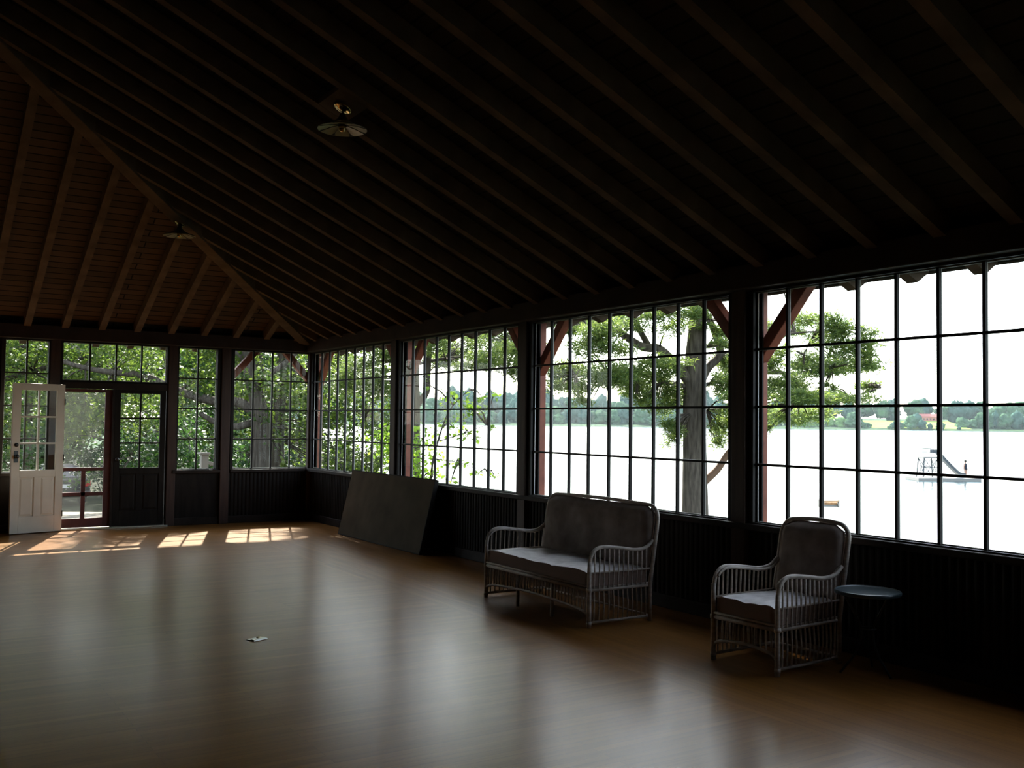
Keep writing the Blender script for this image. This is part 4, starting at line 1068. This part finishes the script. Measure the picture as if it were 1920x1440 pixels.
# dock bench and mooring post
bn = empty('dock_bench', (32.75, 27.05, LZ), ax)
MB().box((-.36, -.14, 1.00), (.36, -.02, 1.06)).build('seat_plank', M['bench'], bn, bevel=.01)
MB().box((-.36, .02, .88), (.36, .14, .98)).build('seat_plank', M['bench'], bn, bevel=.01)
MB().box((-.34, -.02, .80), (.34, .03, .88)).build('front_board', M['raftdeck'], bn)
for sx in (-1, 1):
    MB().bar((sx * .335, 0, -.6), (sx * .335, 0, 1.02), .06, .06).build('leg', M['steel'], bn)
    MB().bar((sx * .37, 0, -.6), (sx * .37, 0, .34), .06, .06).build('foot_post', M['slide'], bn)
    MB().box((sx * .36, -.15, .78), (sx * .39, .15, 1.10)).build('end_board', M['raftdeck'], bn)
tag(bn, 'orange brown plank bench on thin legs standing in the lake', 'bench')

# summer haze lying over the lake
hz = bpy.data.materials.new('thin summer haze'); hz.use_nodes = True
hn = hz.node_tree; hn.nodes.remove(hn.nodes['Principled BSDF'])
vs_ = hn.nodes.new('ShaderNodeVolumeScatter'); vs_.inputs['Color'].default_value = (.80, .92, 1, 1); vs_.inputs['Density'].default_value = .000045; vs_.inputs['Anisotropy'].default_value = .3
hn.links.new(vs_.outputs[0], hn.nodes['Material Output'].inputs['Volume'])
hm = MB().box((90, 60, LZ + .05), (1500, 1500, 140)).build('lake_haze', hz)
tag(hm, 'thin bluish summer haze over the far part of the lake', 'haze', kind='stuff')

# ------------------------------------------------------------------ light
world = bpy.data.worlds.new('summer sky'); scn.world = world; world.use_nodes = True
nt = world.node_tree; bg = nt.nodes['Background']
sk = nt.nodes.new('ShaderNodeTexSky'); sk.sky_type = 'NISHITA'; sk.sun_disc = False
SUN_EL, SUN_AZ = math.radians(40.7), math.radians(18.5)      # azimuth from +y towards +x
sk.sun_elevation = SUN_EL; sk.sun_rotation = SUN_AZ
sk.air_density = 1.0; sk.dust_density = 1.2; sk.ozone_density = 1.0
hsv = nt.nodes.new('ShaderNodeHueSaturation'); hsv.inputs['Saturation'].default_value = .55
nt.links.new(sk.outputs[0], hsv.inputs['Color']); nt.links.new(hsv.outputs[0], bg.inputs[0]); bg.inputs[1].default_value = .75
sun = bpy.data.lights.new('sun', 'SUN'); sun.energy = 16.0; sun.angle = math.radians(.55); sun.color = (1, .95, .86)
so = bpy.data.objects.new('sun', sun); COL.objects.link(so)
dv = Vector((math.sin(SUN_AZ) * math.cos(SUN_EL), math.cos(SUN_AZ) * math.cos(SUN_EL), math.sin(SUN_EL)))
so.rotation_euler = dv.to_track_quat('Z', 'Y').to_euler(); so.location = dv * 60

# ------------------------------------------------------------------ camera
cam = bpy.data.cameras.new('camera'); co = bpy.data.objects.new('camera', cam); COL.objects.link(co)
cam.sensor_width = 36; cam.lens = 1850 / 1920 * 36; cam.clip_end = 6000; cam.clip_start = .05
yaw, pit, rol = math.radians(32.63883445), math.radians(2.20894979), math.radians(0.69819552)
fw = Vector((math.sin(yaw) * math.cos(pit), math.cos(yaw) * math.cos(pit), math.sin(pit)))
rt = Vector((math.cos(yaw), -math.sin(yaw), 0)); up = rt.cross(fw)
r2 = rt * math.cos(rol) + up * math.sin(rol); u2 = up * math.cos(rol) - rt * math.sin(rol)
mw = Matrix((r2, u2, -fw)).transposed().to_4x4(); mw.translation = (0, 0, EYE); co.matrix_world = mw
scn.camera = co

scn.view_settings.view_transform = 'Standard'; scn.view_settings.look = 'None'
scn.view_settings.gamma = 1; scn.view_settings.use_curve_mapping = False
scn.view_settings.exposure = 0.3
scn.cycles.max_bounces = 8; scn.cycles.diffuse_bounces = 5; scn.cycles.glossy_bounces = 4
scn.cycles.transparent_max_bounces = 12; scn.cycles.transmission_bounces = 4
scn.cycles.sample_clamp_indirect = 8.0
